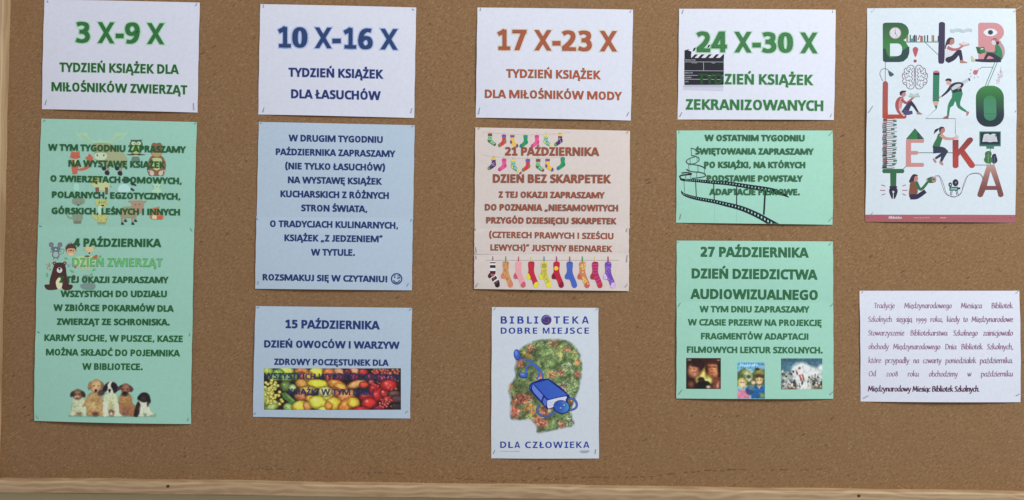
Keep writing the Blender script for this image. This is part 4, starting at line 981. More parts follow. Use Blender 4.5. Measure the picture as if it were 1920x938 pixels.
# upright bars of the frames
for x0, y0, x1, y1, w in ((72, 410, 82, 545, 4), (205, 425, 213, 600, 9), (408, 440, 416, 632, 11), (668, 470, 668, 690, 11), (992, 520, 976, 800, 19)):
    a.stroke([(x0, y0), (x1, y1)], w, fk, sm=0)
hi = [(32, 385), (60, 395), (120, 398), (240, 404), (420, 420), (560, 428), (700, 446), (860, 470), (1000, 490), (1100, 512), (1200, 560), (1262, 606)]
his = smooth(hi, 8)
m = len(his); L = []; Rr = []
for i, (x, y) in enumerate(his):
    t = i/(m-1); w = 21+38*min(1, t*1.25) if t < .82 else 55*(1-t)/.18+4
    L.append((x, y)); Rr.append((x-4, y+w))
tr = []
for i in range(m-1): tr += [(i, i+1, m+i+1), (i, m+i+1, m+i)]
a.tris(L+Rr, tr, fk)
ribbon(los, 23, 74, fk)
def holes(line_, n, w0, w1, h0, h1, off0, off1, t0=0.0, t1=1.0):
    S_ = [0]
    for i in range(1, len(line_)): S_.append(S_[-1]+math.hypot(line_[i][0]-line_[i-1][0], line_[i][1]-line_[i-1][1]))
    for k in range(n):
        t = t0+(t1-t0)*(k/(n-1))**1.35; s_ = t*S_[-1]
        j = max(1, next((q for q in range(len(S_)) if S_[q] >= s_), len(S_)-1)); f = (s_-S_[j-1])/(S_[j]-S_[j-1])
        x = line_[j-1][0]+(line_[j][0]-line_[j-1][0])*f; y = line_[j-1][1]+(line_[j][1]-line_[j-1][1])*f
        an = math.atan2(line_[j][1]-line_[j-1][1], line_[j][0]-line_[j-1][0])
        w = w0+(w1-w0)*t; h = h0+(h1-h0)*t; o = off0+(off1-off0)*t
        cx, cy = x-0.1*o, y+o
        a.poly([(cx-w/2, cy-h/2), (cx+w/2, cy-h/2+w*math.tan(an)*.8), (cx+w/2-2, cy+h/2+w*math.tan(an)*.8), (cx-w/2-2, cy+h/2)], pg)
holes(his, 33, 5, 14, 8, 22, 11, 31, 0.05, 0.80); holes(los, 35, 4, 17, 8, 26, 12, 34, 0.03, 0.955)
# spiral at the back
thin = (60, 66, 78)
a.stroke([(32, 385), (28, 368), (60, 355), (158, 346)], (14, 16), fk); a.stroke([(50, 332), (100, 326), (158, 338)], 14, thin)
a.stroke([(166, 392), (250, 384), (316, 366), (300, 338), (240, 322), (180, 318)], 11, thin)
a.stroke([(104, 290), (130, 308), (180, 318), (240, 322)], 11, fk); a.stroke([(130, 234), (200, 238), (270, 256), (318, 284)], 11, thin)
a.stroke([(98, 200), (120, 225), (190, 226), (242, 190), (236, 156), (200, 142)], 9, thin); a.stroke([(98, 200), (120, 176), (160, 158), (206, 146)], 9, thin); a.stroke([(160, 132), (200, 140), (238, 156)], 9, fk)
a.stroke([(154, 50), (200, 62)], 8, thin, sm=0); a.stroke([(154, 50), (160, 132)], 5, thin, sm=0)
for x0, y0, x1, y1 in ((141, 172, 146, 226), (222, 150, 222, 196), (126, 236, 132, 305), (230, 250, 234, 318), (305, 285, 306, 350), (216, 325, 218, 384), (150, 350, 150, 392), (92, 360, 94, 392)): a.stroke([(x0, y0), (x1, y1)], 3.5, thin, sm=0)
for x in range(175, 232, 11): a.ell(x, 146+abs(x-195)*.05, 2.5, c=pg, n=6)
for x in range(140, 222, 10): a.ell(x, 238, 2.4, c=pg, n=6); 
for x in range(135, 225, 10): a.ell(x, 318, 2.6, c=pg, n=6)
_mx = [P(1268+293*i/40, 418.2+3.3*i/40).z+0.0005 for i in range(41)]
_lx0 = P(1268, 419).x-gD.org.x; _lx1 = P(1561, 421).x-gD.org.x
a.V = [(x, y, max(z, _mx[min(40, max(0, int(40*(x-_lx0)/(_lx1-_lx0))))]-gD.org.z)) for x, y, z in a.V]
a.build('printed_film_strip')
for t in (("W OSTATNIM TYGODNIU", 332, 1212, 163, 165, 55), ("ŚWIĘTOWANIA ZAPRASZAMY", 250, 1292, 281, 284, 55), ("PO KSIĄŻKI, NA KTÓRYCH", 328, 1215, 400, 402, 55),
          ("PODSTAWIE POWSTAŁY", 350, 1193, 520, 521, 55), ("ADAPTACJE FILMOWE.", 372, 1165, 638, 640, 55)):
    line(gD, K10, *t, GA2)
staples(gD, K10, [(116, 73, 104, 92), (1458, 78, 1427, 113), (125, 803, 115, 848), (1458, 832, 1424, 868)])

gE = Sheet('paper_sheet', M_green, C(K11, (55, 33), (914, 38), (915, 395), (53, 388)), 'mint green sheet headed 27 PAŹDZIERNIKA, below the film strip sheet', base=0.0004, bul=(0.001, 0.0002, 0.001, 0.001), k=0.86)
gF = Sheet('paper_sheet', M_green, C(K11, (54, 370), (915, 374), (916, 903), (53, 901)), 'mint green sheet with three small film pictures along its lower edge', base=0.0011, bul=(0.0, 0.003, 0.001, 0.001), k=0.80)
for t in (("27 PAŹDZIERNIKA", 185, 780, 122, 127, 55), ("DZIEŃ DZIEDZICTWA", 137, 828, 241, 248, 55), ("AUDIOWIZUALNEGO", 130, 830, 353, 360, 55)): line(gE, K11, *t, GA2)
for t in (("W TYM DNIU ZAPRASZAMY", 180, 785, 427, 429, 35), ("W CZASIE PRZERW NA PROJEKCJĘ", 115, 850, 499, 503, 35), ("FRAGMENTÓW ADAPTACJI", 187, 777, 575, 578, 35), ("FILMOWYCH LEKTUR SZKOLNYCH.", 110, 855, 649, 653, 35)): line(gF, K11, *t, GA2)
staples(gE, K11, [(68, 35, 62, 43), (905, 43, 893, 58)]); staples(gF, K11, [(76, 374, 62, 396), (914, 378, 900, 394), (84, 852, 65, 878), (913, 863, 895, 880)])
KP = crop(1270, 660, 1570, 1920)
# 1: two young faces close together, warm dark tones
p = Paint(KP, 103, 72, 516, 442, 0.5, (52, 30, 26), sf=0.7)
p.ell(320, 280, 110, 120, (206, 190, 96), 0, 30); p.ell(320, 340, 70, 60, (228, 222, 130), 0, 30)
p.ell(210, 200, 84, 110, (150, 92, 66), 14, 14, .5); p.ell(196, 225, 54, 66, (196, 136, 100), 14, 26); p.ell(215, 120, 110, 52, (46, 24, 22), 10, 14); p.ell(290, 160, 40, 70, (48, 26, 24), 20, 14)
p.ell(420, 205, 80, 105, (158, 92, 60), -6, 14, .5); p.ell(440, 225, 46, 62, (206, 142, 92), -6, 26); p.ell(415, 105, 100, 42, (62, 32, 24), 0, 14); p.ell(345, 200, 18, 80, (58, 30, 24), 0, 12); p.ell(500, 190, 22, 100, (40, 22, 20), 0, 12)
for x, y in ((178, 160), (232, 170), (380, 178), (442, 178)): p.ell(x, y, 17, 7, (50, 26, 26), 6, 8)
for x, y, w in ((205, 240, 24), (412, 245, 24)): p.ell(x, y, w, 6, (150, 62, 56), 6, 8)
for x, y in ((196, 205), (412, 212)): p.ell(x, y, 9, 6, (120, 66, 50), 0, 9)
p.poly([(103, 300), (190, 320), (240, 442), (103, 442)], (40, 26, 24), 14); p.poly([(516, 300), (430, 320), (400, 442), (516, 442)], (120, 62, 44), 14)
p.ell(310, 400, 88, 60, (26, 22, 22), 0, 8); p.ell(280, 330, 42, 30, (48, 34, 26), 0, 8); p.ell(160, 385, 34, 40, (112, 62, 48), 20, 16); p.ell(370, 418, 26, 16, (206, 190, 150), 0, 10); p.ell(480, 400, 10, 30, (190, 160, 140), 10, 10)
p.ell(140, 95, 22, 10, (150, 140, 120), 0, 5); p.ell(486, 97, 20, 10, (130, 110, 80), 0, 5)
p.grain(.35, 26); p.grain(.2, 9); p.build(gF, label='small dark picture of two faces')
# 2: bright painted cover: sky, hills, children
p = Paint(KP, 713, 124, 1042, 556, 0.5, (120, 178, 206), sf=0.7)
p.ell(875, 124, 200, 60, (86, 158, 204), 0, 20)
p.poly([(713, 240), (800, 188), (880, 260), (940, 190), (1042, 210), (1042, 400), (713, 400)], (76, 92, 52), 8)
p.ell(830, 250, 50, 40, (176, 184, 120), 0, 20); p.ell(980, 235, 50, 34, (148, 142, 80), 0, 16); p.ell(950, 205, 26, 14, (60, 44, 36), 0, 6); p.ell(850, 300, 40, 50, (190, 200, 160), 0, 14); p.ell(850, 295, 26, 22, (70, 80, 60), 0, 8)
p.ell(770, 370, 54, 62, (196, 176, 96), 0, 8); p.ell(772, 372, 34, 42, (232, 206, 168), 0, 8); p.ell(975, 335, 46, 58, (216, 178, 128), 0, 8, .4); p.ell(975, 290, 58, 24, (80, 54, 36), 0, 8); p.ell(975, 340, 30, 36, (226, 196, 150), 0, 10)
p.poly([(713, 470), (770, 440), (850, 460), (870, 556), (713, 556)], (206, 128, 152), 8); p.poly([(870, 440), (930, 395), (1042, 400), (1042, 556), (880, 556)], (36, 96, 150), 8); p.ell(860, 460, 50, 52, (52, 76, 116), 0, 8)
p.ell(905, 365, 24, 22, (222, 186, 150), 0, 8); p.ell(1010, 520, 30, 30, (120, 140, 80), 0, 16); p.ell(880, 430, 30, 28, (90, 120, 130), 0, 14)
for x, y in ((758, 362), (788, 362), (960, 332), (990, 332)): p.ell(x, y, 6, 4, (60, 44, 40), 0, 5)
p.poly([(945, 400), (1000, 400), (972, 440)], (222, 186, 150), 6)
p.ell(1017, 150, 16, 14, (160, 110, 110), 0, 6)
for i in range(8): p.ell(750+i*28, 155+(i % 3)*4, 5, 14, (206, 226, 232), 20, 5); p.ell(760+i*28, 160, 12, 3.5, (196, 218, 228), -20, 5)
p.grain(.3, 22); p.grain(.2, 8); p.build(gF, label='small bright picture of children in front of hills')
# 3: figure before a white cloud
p = Paint(KP, 1236, 76, 1734, 446, 0.5, (74, 112, 128), sf=0.7)
p.ell(1300, 76, 160, 50, (60, 92, 108), 0, 30); p.ell(1650, 90, 160, 60, (66, 100, 118), 0, 30)
for x, y, rx, ry in ((1480, 180, 90, 56), (1420, 215, 60, 50), (1560, 225, 110, 60), (1660, 230, 90, 40), (1480, 300, 120, 120), (1600, 300, 150, 90), (1720, 190, 40, 40), (1500, 400, 150, 60)): p.ell(x, y, rx, ry, (216, 226, 220), 0, 18, .18)
p.ell(1290, 300, 60, 60, (160, 170, 160), 0, 20); p.ell(1320, 410, 100, 50, (110, 92, 74), 0, 18); p.ell(1390, 400, 30, 60, (92, 60, 56), 0, 10); p.ell(1680, 410, 90, 36, (128, 108, 78), 0, 14); p.ell(1640, 350, 40, 44, (84, 84, 80), 0, 12)
R = random.Random(9)
for i in range(120):
    x, y = R.choice([(R.uniform(1240, 1400), R.uniform(230, 430)), (R.uniform(1560, 1730), R.uniform(270, 430))])
    p.ell(x, y, R.uniform(5, 14), R.uniform(6, 18), R.choice([(210, 216, 208), (150, 158, 150), (70, 68, 66), (52, 50, 52), (188, 190, 178)]), R.uniform(-30, 30), 6)
p.ell(1458, 196, 15, 17, (96, 66, 56), 0, 6); p.ell(1460, 235, 22, 32, (222, 224, 220), 20, 6); p.poly([(1415, 215), (1440, 250), (1436, 280), (1418, 260)], (150, 52, 62), 6)
p.poly([(1448, 272), (1500, 262), (1522, 340), (1500, 352), (1470, 345)], (150, 84, 82), 6); p.poly([(1470, 270), (1482, 266), (1506, 345), (1494, 350)], (212, 206, 196), 6); p.ell(1490, 372, 12, 24, (80, 64, 60), 10, 6)
p.poly([(1425, 395), (1475, 410), (1472, 420), (1422, 405)], (90, 96, 92), 5); p.poly([(1448, 370), (1458, 372), (1470, 435), (1458, 436)], (90, 96, 92), 5)
p.grain(.25, 24); p.grain(.2, 8); p.build(gF, label='small picture of a figure before white clouds')

# --- printed animals on the first green sheet
KA = (120, 235, 200/1876); KA2 = (120, 325, 200/1876)
a = Art(gA, KA)
an = (156, 190, 158); br = (148, 146, 112)
for f in (0, 1):
    X = (lambda v: v) if not f else (lambda v: 1330-v)
    a.poly(smooth([(X(200), 85), (X(230), 110), (X(265), 150), (X(290), 150), (X(300), 110), (X(335), 150), (X(370), 120), (X(420), 150), (X(450), 215), (X(540), 275), (X(660), 290), (X(650), 325), (X(480), 310), (X(330), 270), (X(250), 200), (X(205), 140)], 3, True), (150, 188, 160))
    a.poly(smooth([(X(300), 180), (X(400), 200), (X(440), 250), (X(540), 290), (X(420), 285), (X(330), 240)], 3, True), (144, 182, 150))
a.blob([(640, 245), (670, 245), (700, 300), (610, 300)], an)
a.blob([(540, 330), (820, 330), (1000, 430), (1110, 570), (1120, 640), (1040, 720), (880, 700), (800, 720), (700, 690), (600, 500)], (150, 158, 122))
a.poly([(740, 680), (815, 680), (805, 800), (760, 800)], (140, 138, 108)); a.poly([(975, 690), (1050, 690), (1030, 810), (985, 810)], (140, 138, 108))
a.blob([(520, 330), (800, 330), (780, 480), (760, 600), (660, 625), (550, 600), (545, 480)], (146, 150, 116))
a.blob([(555, 510), (640, 485), (750, 500), (765, 560), (730, 605), (650, 615), (570, 600), (548, 560)], (178, 198, 166))
a.ell(596, 532, 15, 22, (110, 112, 92), -20); a.ell(710, 532, 15, 22, (110, 112, 92), 20)
for x, y in ((715, 760), (945, 758)): a.blob([(x-38, y-25), (x+20, y-30), (x+35, y+20), (x-5, y+42), (x-38, y+15)], (46, 48, 52))
for x, y in ((768, 840), (994, 848)): a.blob([(x-40, y-25), (x, y-45), (x+38, y-20), (x+38, y+30), (x, y+42), (x-38, y+20)], (46, 46, 52))
ho = (176, 98, 76)  # fox
a.poly([(145, 450), (175, 475), (250, 475), (280, 445), (298, 575), (210, 600), (110, 572)], ho); a.ell(180, 550, 14, 4, (120, 60, 50)); a.ell(245, 550, 14, 4, (120, 60, 50))
a.poly([(130, 610), (270, 610), (265, 740), (240, 865), (160, 865), (140, 740)], ho); a.poly([(170, 610), (235, 610), (205, 690)], (175, 200, 160))
a.blob([(265, 770), (360, 740), (430, 660), (400, 600), (385, 570), (430, 545), (450, 505), (500, 540), (522, 600), (500, 690), (430, 770), (330, 802), (262, 795)], ho)
dk = (66, 80, 70)  # owl on a branch
a.blob([(1180, 290), (1275, 260), (1378, 290), (1390, 400), (1350, 500), (1280, 520), (1200, 500), (1165, 400)], (84, 100, 80))
a.poly([(1175, 258), (1280, 262), (1390, 255), (1375, 275), (1280, 285), (1185, 275)], dk)
for x in (1232, 1325): a.ell(x, 322, 46, 38, dk); a.ell(x, 322, 38, 31, (172, 205, 165)); a.ell(x+(12 if x < 1280 else -12), 326, 12, 9, dk)
a.poly([(1262, 325), (1295, 325), (1279, 350)], (210, 215, 170)); a.blob([(1200, 380), (1350, 380), (1340, 480), (1280, 510), (1210, 480)], (160, 182, 110))
a.ell(1275, 521, 165, 13, (66, 62, 58)); a.poly([(1235, 530), (1310, 530), (1300, 565), (1250, 565)], (190, 196, 150)); a.blob([(1215, 560), (1325, 560), (1335, 650), (1205, 650)], (96, 124, 106))
be = (128, 92, 70)  # bear
for x in (1590, 1688): a.ell(x, 338, 32, 30, be)
a.blob([(1560, 330), (1720, 330), (1735, 430), (1725, 520), (1640, 560), (1550, 520), (1540, 430)], be)
a.blob([(1500, 620), (1560, 540), (1720, 540), (1790, 640), (1800, 740), (1760, 860), (1640, 895), (1500, 860), (1470, 740)], be)
a.blob([(1560, 490), (1720, 490), (1705, 535), (1640, 560), (1575, 535)], (158, 142, 100)); a.blob([(1560, 590), (1715, 590), (1720, 700), (1680, 785), (1600, 785), (1555, 700)], (168, 184, 126))
for x, r in ((1555, -25), (1712, 25)): a.ell(x, 845, 62, 50, (112, 82, 68), r); a.ell(x, 845, 40, 46, (184, 178, 156), r)
for x in (1502, 1530, 1742, 1770): a.ell(x, 805, 10, 14, (184, 178, 156))
a.cr = KA2
a.ell(225, 207, 16, 6, (110, 130, 125)); a.blob([(190, 190), (260, 190), (275, 300), (180, 300)], (150, 200, 180))
ye = (176, 190, 138)  # small cow / lamb
a.blob([(470, 110), (560, 60), (680, 70), (660, 160), (600, 210), (510, 190)], (150, 158, 90)); a.blob([(490, 190), (560, 180), (700, 140), (800, 170), (810, 250), (760, 310), (640, 300), (560, 270)], ye)
for x in (560, 592, 728, 750): a.poly([(x, 250), (x+34, 250), (x+28, 375), (x+8, 375)], (122, 74, 72))
a.stroke([(805, 215), (850, 245)], 8, (120, 140, 120))
for f in range(3): a.ell(1050+f*60, 120, 22, 30, (58, 70, 74), 30)
a.blob([(985, 215), (1100, 190), (1170, 260), (1150, 330), (960, 330)], (166, 208, 196)); a.blob([(1180, 165), (1260, 190), (1285, 225), (1240, 220), (1190, 205)], (52, 62, 66)); a.poly([(1195, 252), (1255, 300), (1228, 322), (1172, 285)], (58, 62, 70))
a.blob([(1560, 190), (1720, 190), (1700, 250), (1730, 300), (1700, 345), (1560, 345), (1550, 300), (1590, 250)], (160, 196, 165)); a.ell(1640, 240, 16, 8, (120, 140, 120)); a.stroke([(1550, 300), (1590, 262), (1570, 205)], 7, (130, 150, 130)); a.stroke([(1725, 300), (1690, 262), (1715, 205)], 7, (130, 150, 130))
g1 = (124, 142, 120)  # wolf
a.blob([(175, 445), (350, 445), (370, 520), (320, 550), (262, 570), (200, 550), (155, 520)], g1); a.ell(225, 520, 14, 5, (84, 92, 84)); a.ell(305, 515, 14, 5, (84, 92, 84)); a.ell(262, 560, 18, 12, (50, 58, 56))
a.stroke([(55, 700), (80, 760), (130, 790), (180, 780)], 30, (134, 150, 126)); a.poly([(150, 700), (345, 700), (330, 800), (305, 885), (180, 885), (160, 800)], g1); a.stroke([(240, 760), (238, 860)], 5, (100, 116, 100)); a.rect(180, 842, 300, 885, (112, 116, 100))
ch = (172, 180, 112)  # cheetah
a.blob([(570, 470), (760, 470), (775, 540), (740, 590), (680, 595), (600, 585), (565, 530)], ch); a.poly([(560, 720), (785, 720), (770, 800), (740, 895), (605, 895), (575, 800)], ch); a.blob([(490, 730), (560, 740), (620, 800), (600, 830), (520, 790)], ch); a.rect(600, 855, 745, 895, (148, 146, 98))
a.blob([(600, 600), (670, 580), (660, 710), (610, 710)], (168, 206, 180))
R = random.Random(4)
for i in range(34):
    x, y = R.choice([(R.uniform(585, 755), R.uniform(485, 570)), (R.uniform(585, 760), R.uniform(740, 840))]); a.stroke([(x, y), (x+R.uniform(8, 18), y-R.uniform(4, 14))], 6, (104, 110, 66), sm=0)
a.ell(690, 570, 26, 13, (40, 44, 40)); a.ell(630, 515, 14, 6, (56, 60, 46), -20); a.ell(718, 510, 12, 6, (56, 60, 46), 20)
dr = (152, 136, 112)  # reindeer-like calf
a.blob([(980, 680), (1020, 610), (1120, 585), (1260, 600), (1330, 680), (1260, 770), (1120, 785), (1010, 760)], (148, 142, 110))
a.blob([(1205, 490), (1405, 490), (1410, 580), (1380, 680), (1300, 710), (1230, 640), (1200, 570)], (158, 134, 112))
a.ell(1185, 497, 48, 15, (160, 138, 112), 5); a.ell(1425, 500, 40, 15, (160, 138, 112), -5); a.stroke([(1220, 480), (1230, 400), (1200, 350)], 12, (162, 186, 150)); a.stroke([(1390, 480), (1370, 400), (1400, 350)], 12, (162, 186, 150))
a.ell(1267, 555, 14, 8, (70, 62, 60), -15); a.ell(1338, 552, 14, 8, (70, 62, 60), 15)
for x, y1 in ((1030, 870), (1085, 820), (1212, 870), (1262, 820)):
    a.poly([(x-16, 720), (x+20, 720), (x+14, y1), (x-12, y1)], dr); a.poly([(x-22, y1+35), (x-14, y1-5), (x+12, y1-8), (x+38, y1+35)], (44, 50, 58))
sq = (176, 112, 78)
a.blob([(1520, 700), (1560, 620), (1640, 600), (1690, 590), (1670, 660), (1745, 720), (1750, 790), (1720, 810), (1540, 800)], sq); a.blob([(1570, 740), (1620, 730), (1640, 800), (1560, 800)], (200, 190, 150)); a.poly([(1640, 760), (1740, 750), (1720, 812), (1635, 808)], (186, 90, 66))
a.build('printed_animals', 'faint cartoon forest animals printed behind the text')
a = Art(gB, K2b)
mo = (92, 106, 112)  # mouse
for x in (243, 313): a.ell(x, 252, 20, 20, mo); a.ell(x, 254, 12, 12, (120, 112, 118))
a.blob([(250, 270), (305, 270), (318, 290), (280, 312), (242, 292)], mo); a.blob([(262, 300), (298, 300), (310, 345), (280, 362), (250, 342)], mo); a.blob([(266, 312), (294, 312), (300, 342), (280, 352), (260, 342)], (146, 168, 158)); a.ell(280, 290, 8, 5, (200, 190, 180))
a.stroke([(232, 310), (260, 308)], 6, mo); a.stroke([(298, 308), (325, 304)], 6, mo); a.stroke([(268, 355), (262, 370)], 6, mo); a.stroke([(292, 355), (298, 370)], 6, mo); a.stroke([(305, 330), (340, 318), (345, 292), (322, 286)], 4, mo)
a.ell(402, 290, 44, 46, (82, 56, 48)); a.blob([(375, 285), (432, 285), (438, 322), (400, 338), (368, 322)], (184, 152, 116)); a.ell(385, 300, 5, c=(50, 36, 34)); a.ell(420, 300, 5, c=(50, 36, 34)); a.ell(402, 298, 9, 5, (60, 48, 40)); a.ell(402, 330, 24, 10, (196, 176, 140))
for i in range(10): a.stroke([(402+34*math.cos(3.3+i*.3), 285+34*math.sin(3.3+i*.3)), (402+48*math.cos(3.3+i*.3), 285+50*math.sin(3.3+i*.3))], 5, (66, 44, 40), sm=0)
a.blob([(522, 270), (575, 270), (582, 300), (550, 322), (525, 300)], (184, 176, 128)); a.ell(508, 290, 12, 8, (172, 160, 118)); a.ell(592, 275, 12, 8, (172, 160, 118)); a.ell(550, 318, 8, 6, (60, 44, 40)); a.stroke([(540, 270), (520, 235)], 4, (166, 176, 140)); a.stroke([(560, 268), (585, 240)], 4, (166, 176, 140))
a.blob([(420, 360), (500, 340), (590, 350), (600, 400), (540, 420), (430, 420)], (160, 188, 142)); a.blob([(570, 355), (605, 332), (618, 345), (590, 375)], (180, 84, 70)); a.blob([(425, 430), (450, 420), (440, 442)], (180, 84, 70))
for x in (470, 492, 520, 540): a.rect(x, 415, x+10, 458, (166, 180, 140))
a.ell(532, 345, 22, 8, (96, 84, 70))
bb = (68, 44, 40)  # big brown bear
for x in (270, 352): a.ell(x, 400, 15, 15, bb)
for x in (270, 352): a.ell(x, 400, 8, 8, (150, 120, 105))
a.blob([(262, 430), (280, 398), (340, 398), (360, 430), (368, 490), (385, 560), (400, 600), (350, 612), (330, 560), (312, 512), (290, 560), (282, 605), (235, 605), (232, 540), (248, 480)], bb)
a.blob([(190, 575), (235, 570), (290, 585), (292, 608), (215, 612)], bb); a.blob([(330, 580), (385, 570), (418, 578), (400, 610), (345, 612)], bb); a.blob([(282, 548), (312, 512), (334, 560), (322, 602), (295, 602)], (206, 200, 162))
a.ell(311, 455, 22, 22, (220, 214, 196)); a.ell(311, 444, 10, 9, (30, 24, 26)); a.stroke([(311, 452), (311, 466)], 3, (30, 24, 26), sm=0); a.ell(286, 438, 4, c=(25, 20, 22)); a.ell(336, 438, 4, c=(25, 20, 22))
a.ell(425, 512, 16, 18, (78, 56, 48)); a.blob([(480, 570), (560, 555), (600, 575), (580, 610), (500, 605)], (110, 132, 126)); a.blob([(500, 500), (540, 500), (535, 545), (505, 545)], (110, 132, 126))
for x, y, r in ((362, 362, 20), (412, 464, 30), (212, 495, 80), (588, 452, -40), (566, 490, -50)): a.ell(x, y, 18 if y > 400 and x < 420 else 14, 8, (96, 160, 96), r)
for i in range(14): a.ell(230+R.uniform(-22, 20), 425+R.uniform(-30, 26), 4.5, c=R.choice([(176, 120, 92), (200, 172, 130), (150, 110, 84)]), n=7)
a.stroke([(228, 455), (236, 420), (225, 395)], 2.5, (150, 140, 110)); a.stroke([(374, 412), (388, 428), (402, 408)], 5, (120, 150, 165)); a.stroke([(388, 428), (384, 408)], 4, (120, 150, 165), sm=0)
a.build('printed_animals', 'brown bear, mouse, hedgehog and deer printed at the left edge')
# the text of that sheet is over the print
# --- puppies
KD = (125, 700, 180/1876)
p = Paint(KD, 55, 100, 1770, 850, 0.5, sf=0.65)
gy = (96, 118, 104)
p.ell(900, 815, 830, 22, (120, 165, 145), 0, 20)
def dog(body, legs, head, ears, face):
    pass
wh_ = (176, 188, 152); tan = (160, 126, 84); rd = (128, 88, 62); blk = (34, 30, 34)
# far-left puppy
p.poly([(160, 480), (330, 460), (395, 540), (410, 810), (330, 815), (300, 790), (130, 815), (110, 740), (140, 620)], wh_, 8, 3); p.ell(270, 780, 60, 34, (130, 108, 88), 0, 12); p.ell(180, 650, 34, 40, (150, 158, 124), 0, 30); p.ell(120, 800, 50, 16, (166, 176, 146), 0, 8)
p.ell(245, 410, 95, 105, (122, 92, 70), 0, 10, .3); p.ell(140, 400, 40, 60, (62, 44, 38), 30, 8); p.ell(348, 400, 40, 66, (58, 42, 36), -30, 8); p.ell(230, 470, 50, 36, (140, 110, 90), 0, 12); p.ell(225, 455, 32, 14, (206, 180, 160), -15, 8); p.ell(235, 480, 22, 12, (60, 40, 38), 0, 8); p.ell(205, 405, 15, 10, (44, 30, 26), 0, 6); p.ell(275, 400, 15, 10, (44, 30, 26), 0, 6)
# golden one
p.poly([(490, 380), (680, 390), (740, 520), (750, 700), (760, 810), (690, 820), (600, 790), (440, 815), (420, 640), (330, 650), (400, 520)], (156, 128, 84), 8, 3)
p.ell(580, 600, 110, 120, (182, 160, 112), 0, 50); p.ell(540, 520, 40, 24, (128, 94, 54), -30, 20); p.ell(640, 560, 30, 60, (130, 98, 60), 0, 25); p.ell(590, 785, 80, 40, (92, 60, 48), 0, 14); p.poly([(440, 640), (520, 680), (520, 810), (440, 812)], (166, 128, 82), 10); p.poly([(640, 640), (710, 620), (765, 810), (700, 822)], (172, 140, 92), 10)
p.ell(605, 245, 115, 130, (178, 146, 100), 0, 8, .35); p.ell(480, 240, 34, 72, (140, 104, 74), 12, 8); p.ell(725, 235, 30, 66, (120, 88, 66), -12, 8); p.ell(605, 325, 60, 50, (192, 160, 120), 0, 18); p.ell(600, 325, 27, 22, (36, 26, 28), 0, 6); p.ell(598, 355, 22, 12, (54, 34, 34), 0, 6); p.ell(562, 238, 15, 12, (84, 58, 30), 0, 6); p.ell(648, 238, 15, 12, (84, 58, 30), 0, 6)
p.ell(700, 370, 60, 55, (66, 50, 48), 0, 14)
# black and white one
p.poly([(790, 400), (980, 390), (1030, 520), (1050, 700), (1110, 800), (1060, 832), (960, 820), (900, 790), (850, 815), (750, 822), (745, 560)], (184, 198, 162), 8, 3)
p.ell(890, 640, 80, 110, (158, 158, 112), 0, 50); p.ell(905, 760, 60, 60, (100, 72, 60), 0, 16); p.ell(905, 780, 26, 30, (200, 176, 160), 0, 10); p.poly([(745, 560), (830, 560), (850, 800), (760, 822)], (190, 206, 172), 10); p.poly([(970, 580), (1030, 560), (1100, 815), (1000, 825)], (190, 206, 172), 10)
p.ell(885, 270, 128, 118, (196, 202, 178), 0, 8); p.poly([(860, 165), (825, 230), (830, 300), (800, 350), (730, 340), (745, 270), (790, 200)], blk, 8, 3); p.poly([(915, 165), (985, 190), (1040, 290), (1000, 360), (950, 375), (920, 300), (890, 240)], blk, 8, 3); p.ell(700, 385, 60, 30, (70, 54, 50), -20, 12)
p.ell(868, 325, 27, 26, (30, 24, 30), 0, 6); p.ell(868, 358, 16, 14, (40, 30, 36), 0, 6); p.ell(825, 262, 12, 9, (24, 20, 24), 0, 5); p.ell(915, 262, 12, 9, (24, 20, 24), 0, 5)
# reddish brown one
p.poly([(1100, 400), (1260, 400), (1300, 560), (1380, 650), (1400, 810), (1300, 830), (1180, 800), (1080, 770), (1055, 560)], (138, 102, 62), 8, 3); p.ell(1170, 500, 90, 60, (160, 124, 78), 0, 40); p.ell(1180, 740, 90, 70, (96, 62, 50), 0, 22); p.ell(1180, 720, 60, 50, (136, 96, 76), 0, 30); p.poly([(1240, 600), (1320, 600), (1325, 820), (1245, 825)], (142, 98, 70), 10); p.poly([(1060, 560), (1130, 600), (1110, 770), (1065, 760)], (142, 98, 66), 10)
p.ell(1180, 290, 92, 95, (128, 88, 70), 0, 8, .3); p.poly([(1110, 215), (1020, 280), (1010, 330), (1090, 300)], (72, 48, 46), 8, 3); p.poly([(1250, 225), (1330, 300), (1285, 360), (1250, 320)], (86, 54, 48), 8, 3); p.ell(1165, 395, 60, 46, (46, 32, 32), 0, 12); p.ell(1165, 372, 24, 16, (26, 20, 24), 0, 6); p.ell(1130, 305, 13, 10, (40, 26, 24), 0, 6); p.ell(1208, 305, 13, 10, (40, 26, 24), 0, 6)
# far-right puppy
p.poly([(1430, 540), (1610, 540), (1660, 720), (1750, 810), (1640, 825), (1480, 835), (1370, 810), (1380, 640)], (182, 196, 166), 8, 3); p.poly([(1430, 540), (1475, 640), (1420, 830), (1340, 815), (1375, 640)], (40, 32, 34), 8, 3); p.ell(1530, 690, 60, 60, (196, 204, 172), 0, 30); p.ell(1560, 800, 30, 26, (110, 112, 94), 0, 12); p.ell(1700, 815, 50, 14, (130, 132, 106), 0, 6)
p.ell(1540, 465, 108, 98, (34, 30, 34), 0, 8); p.ell(1630, 520, 34, 60, (30, 26, 30), -10, 8); p.ell(1440, 475, 30, 42, (30, 26, 30), 10, 8); p.ell(1520, 480, 30, 34, (58, 50, 52), 0, 18); p.ell(1610, 600, 18, 40, (32, 28, 30), 0, 8)
p.grain(.22, 30); p.grain(.2, 10)
p.build(gC, label='printed photo of five sitting puppies')

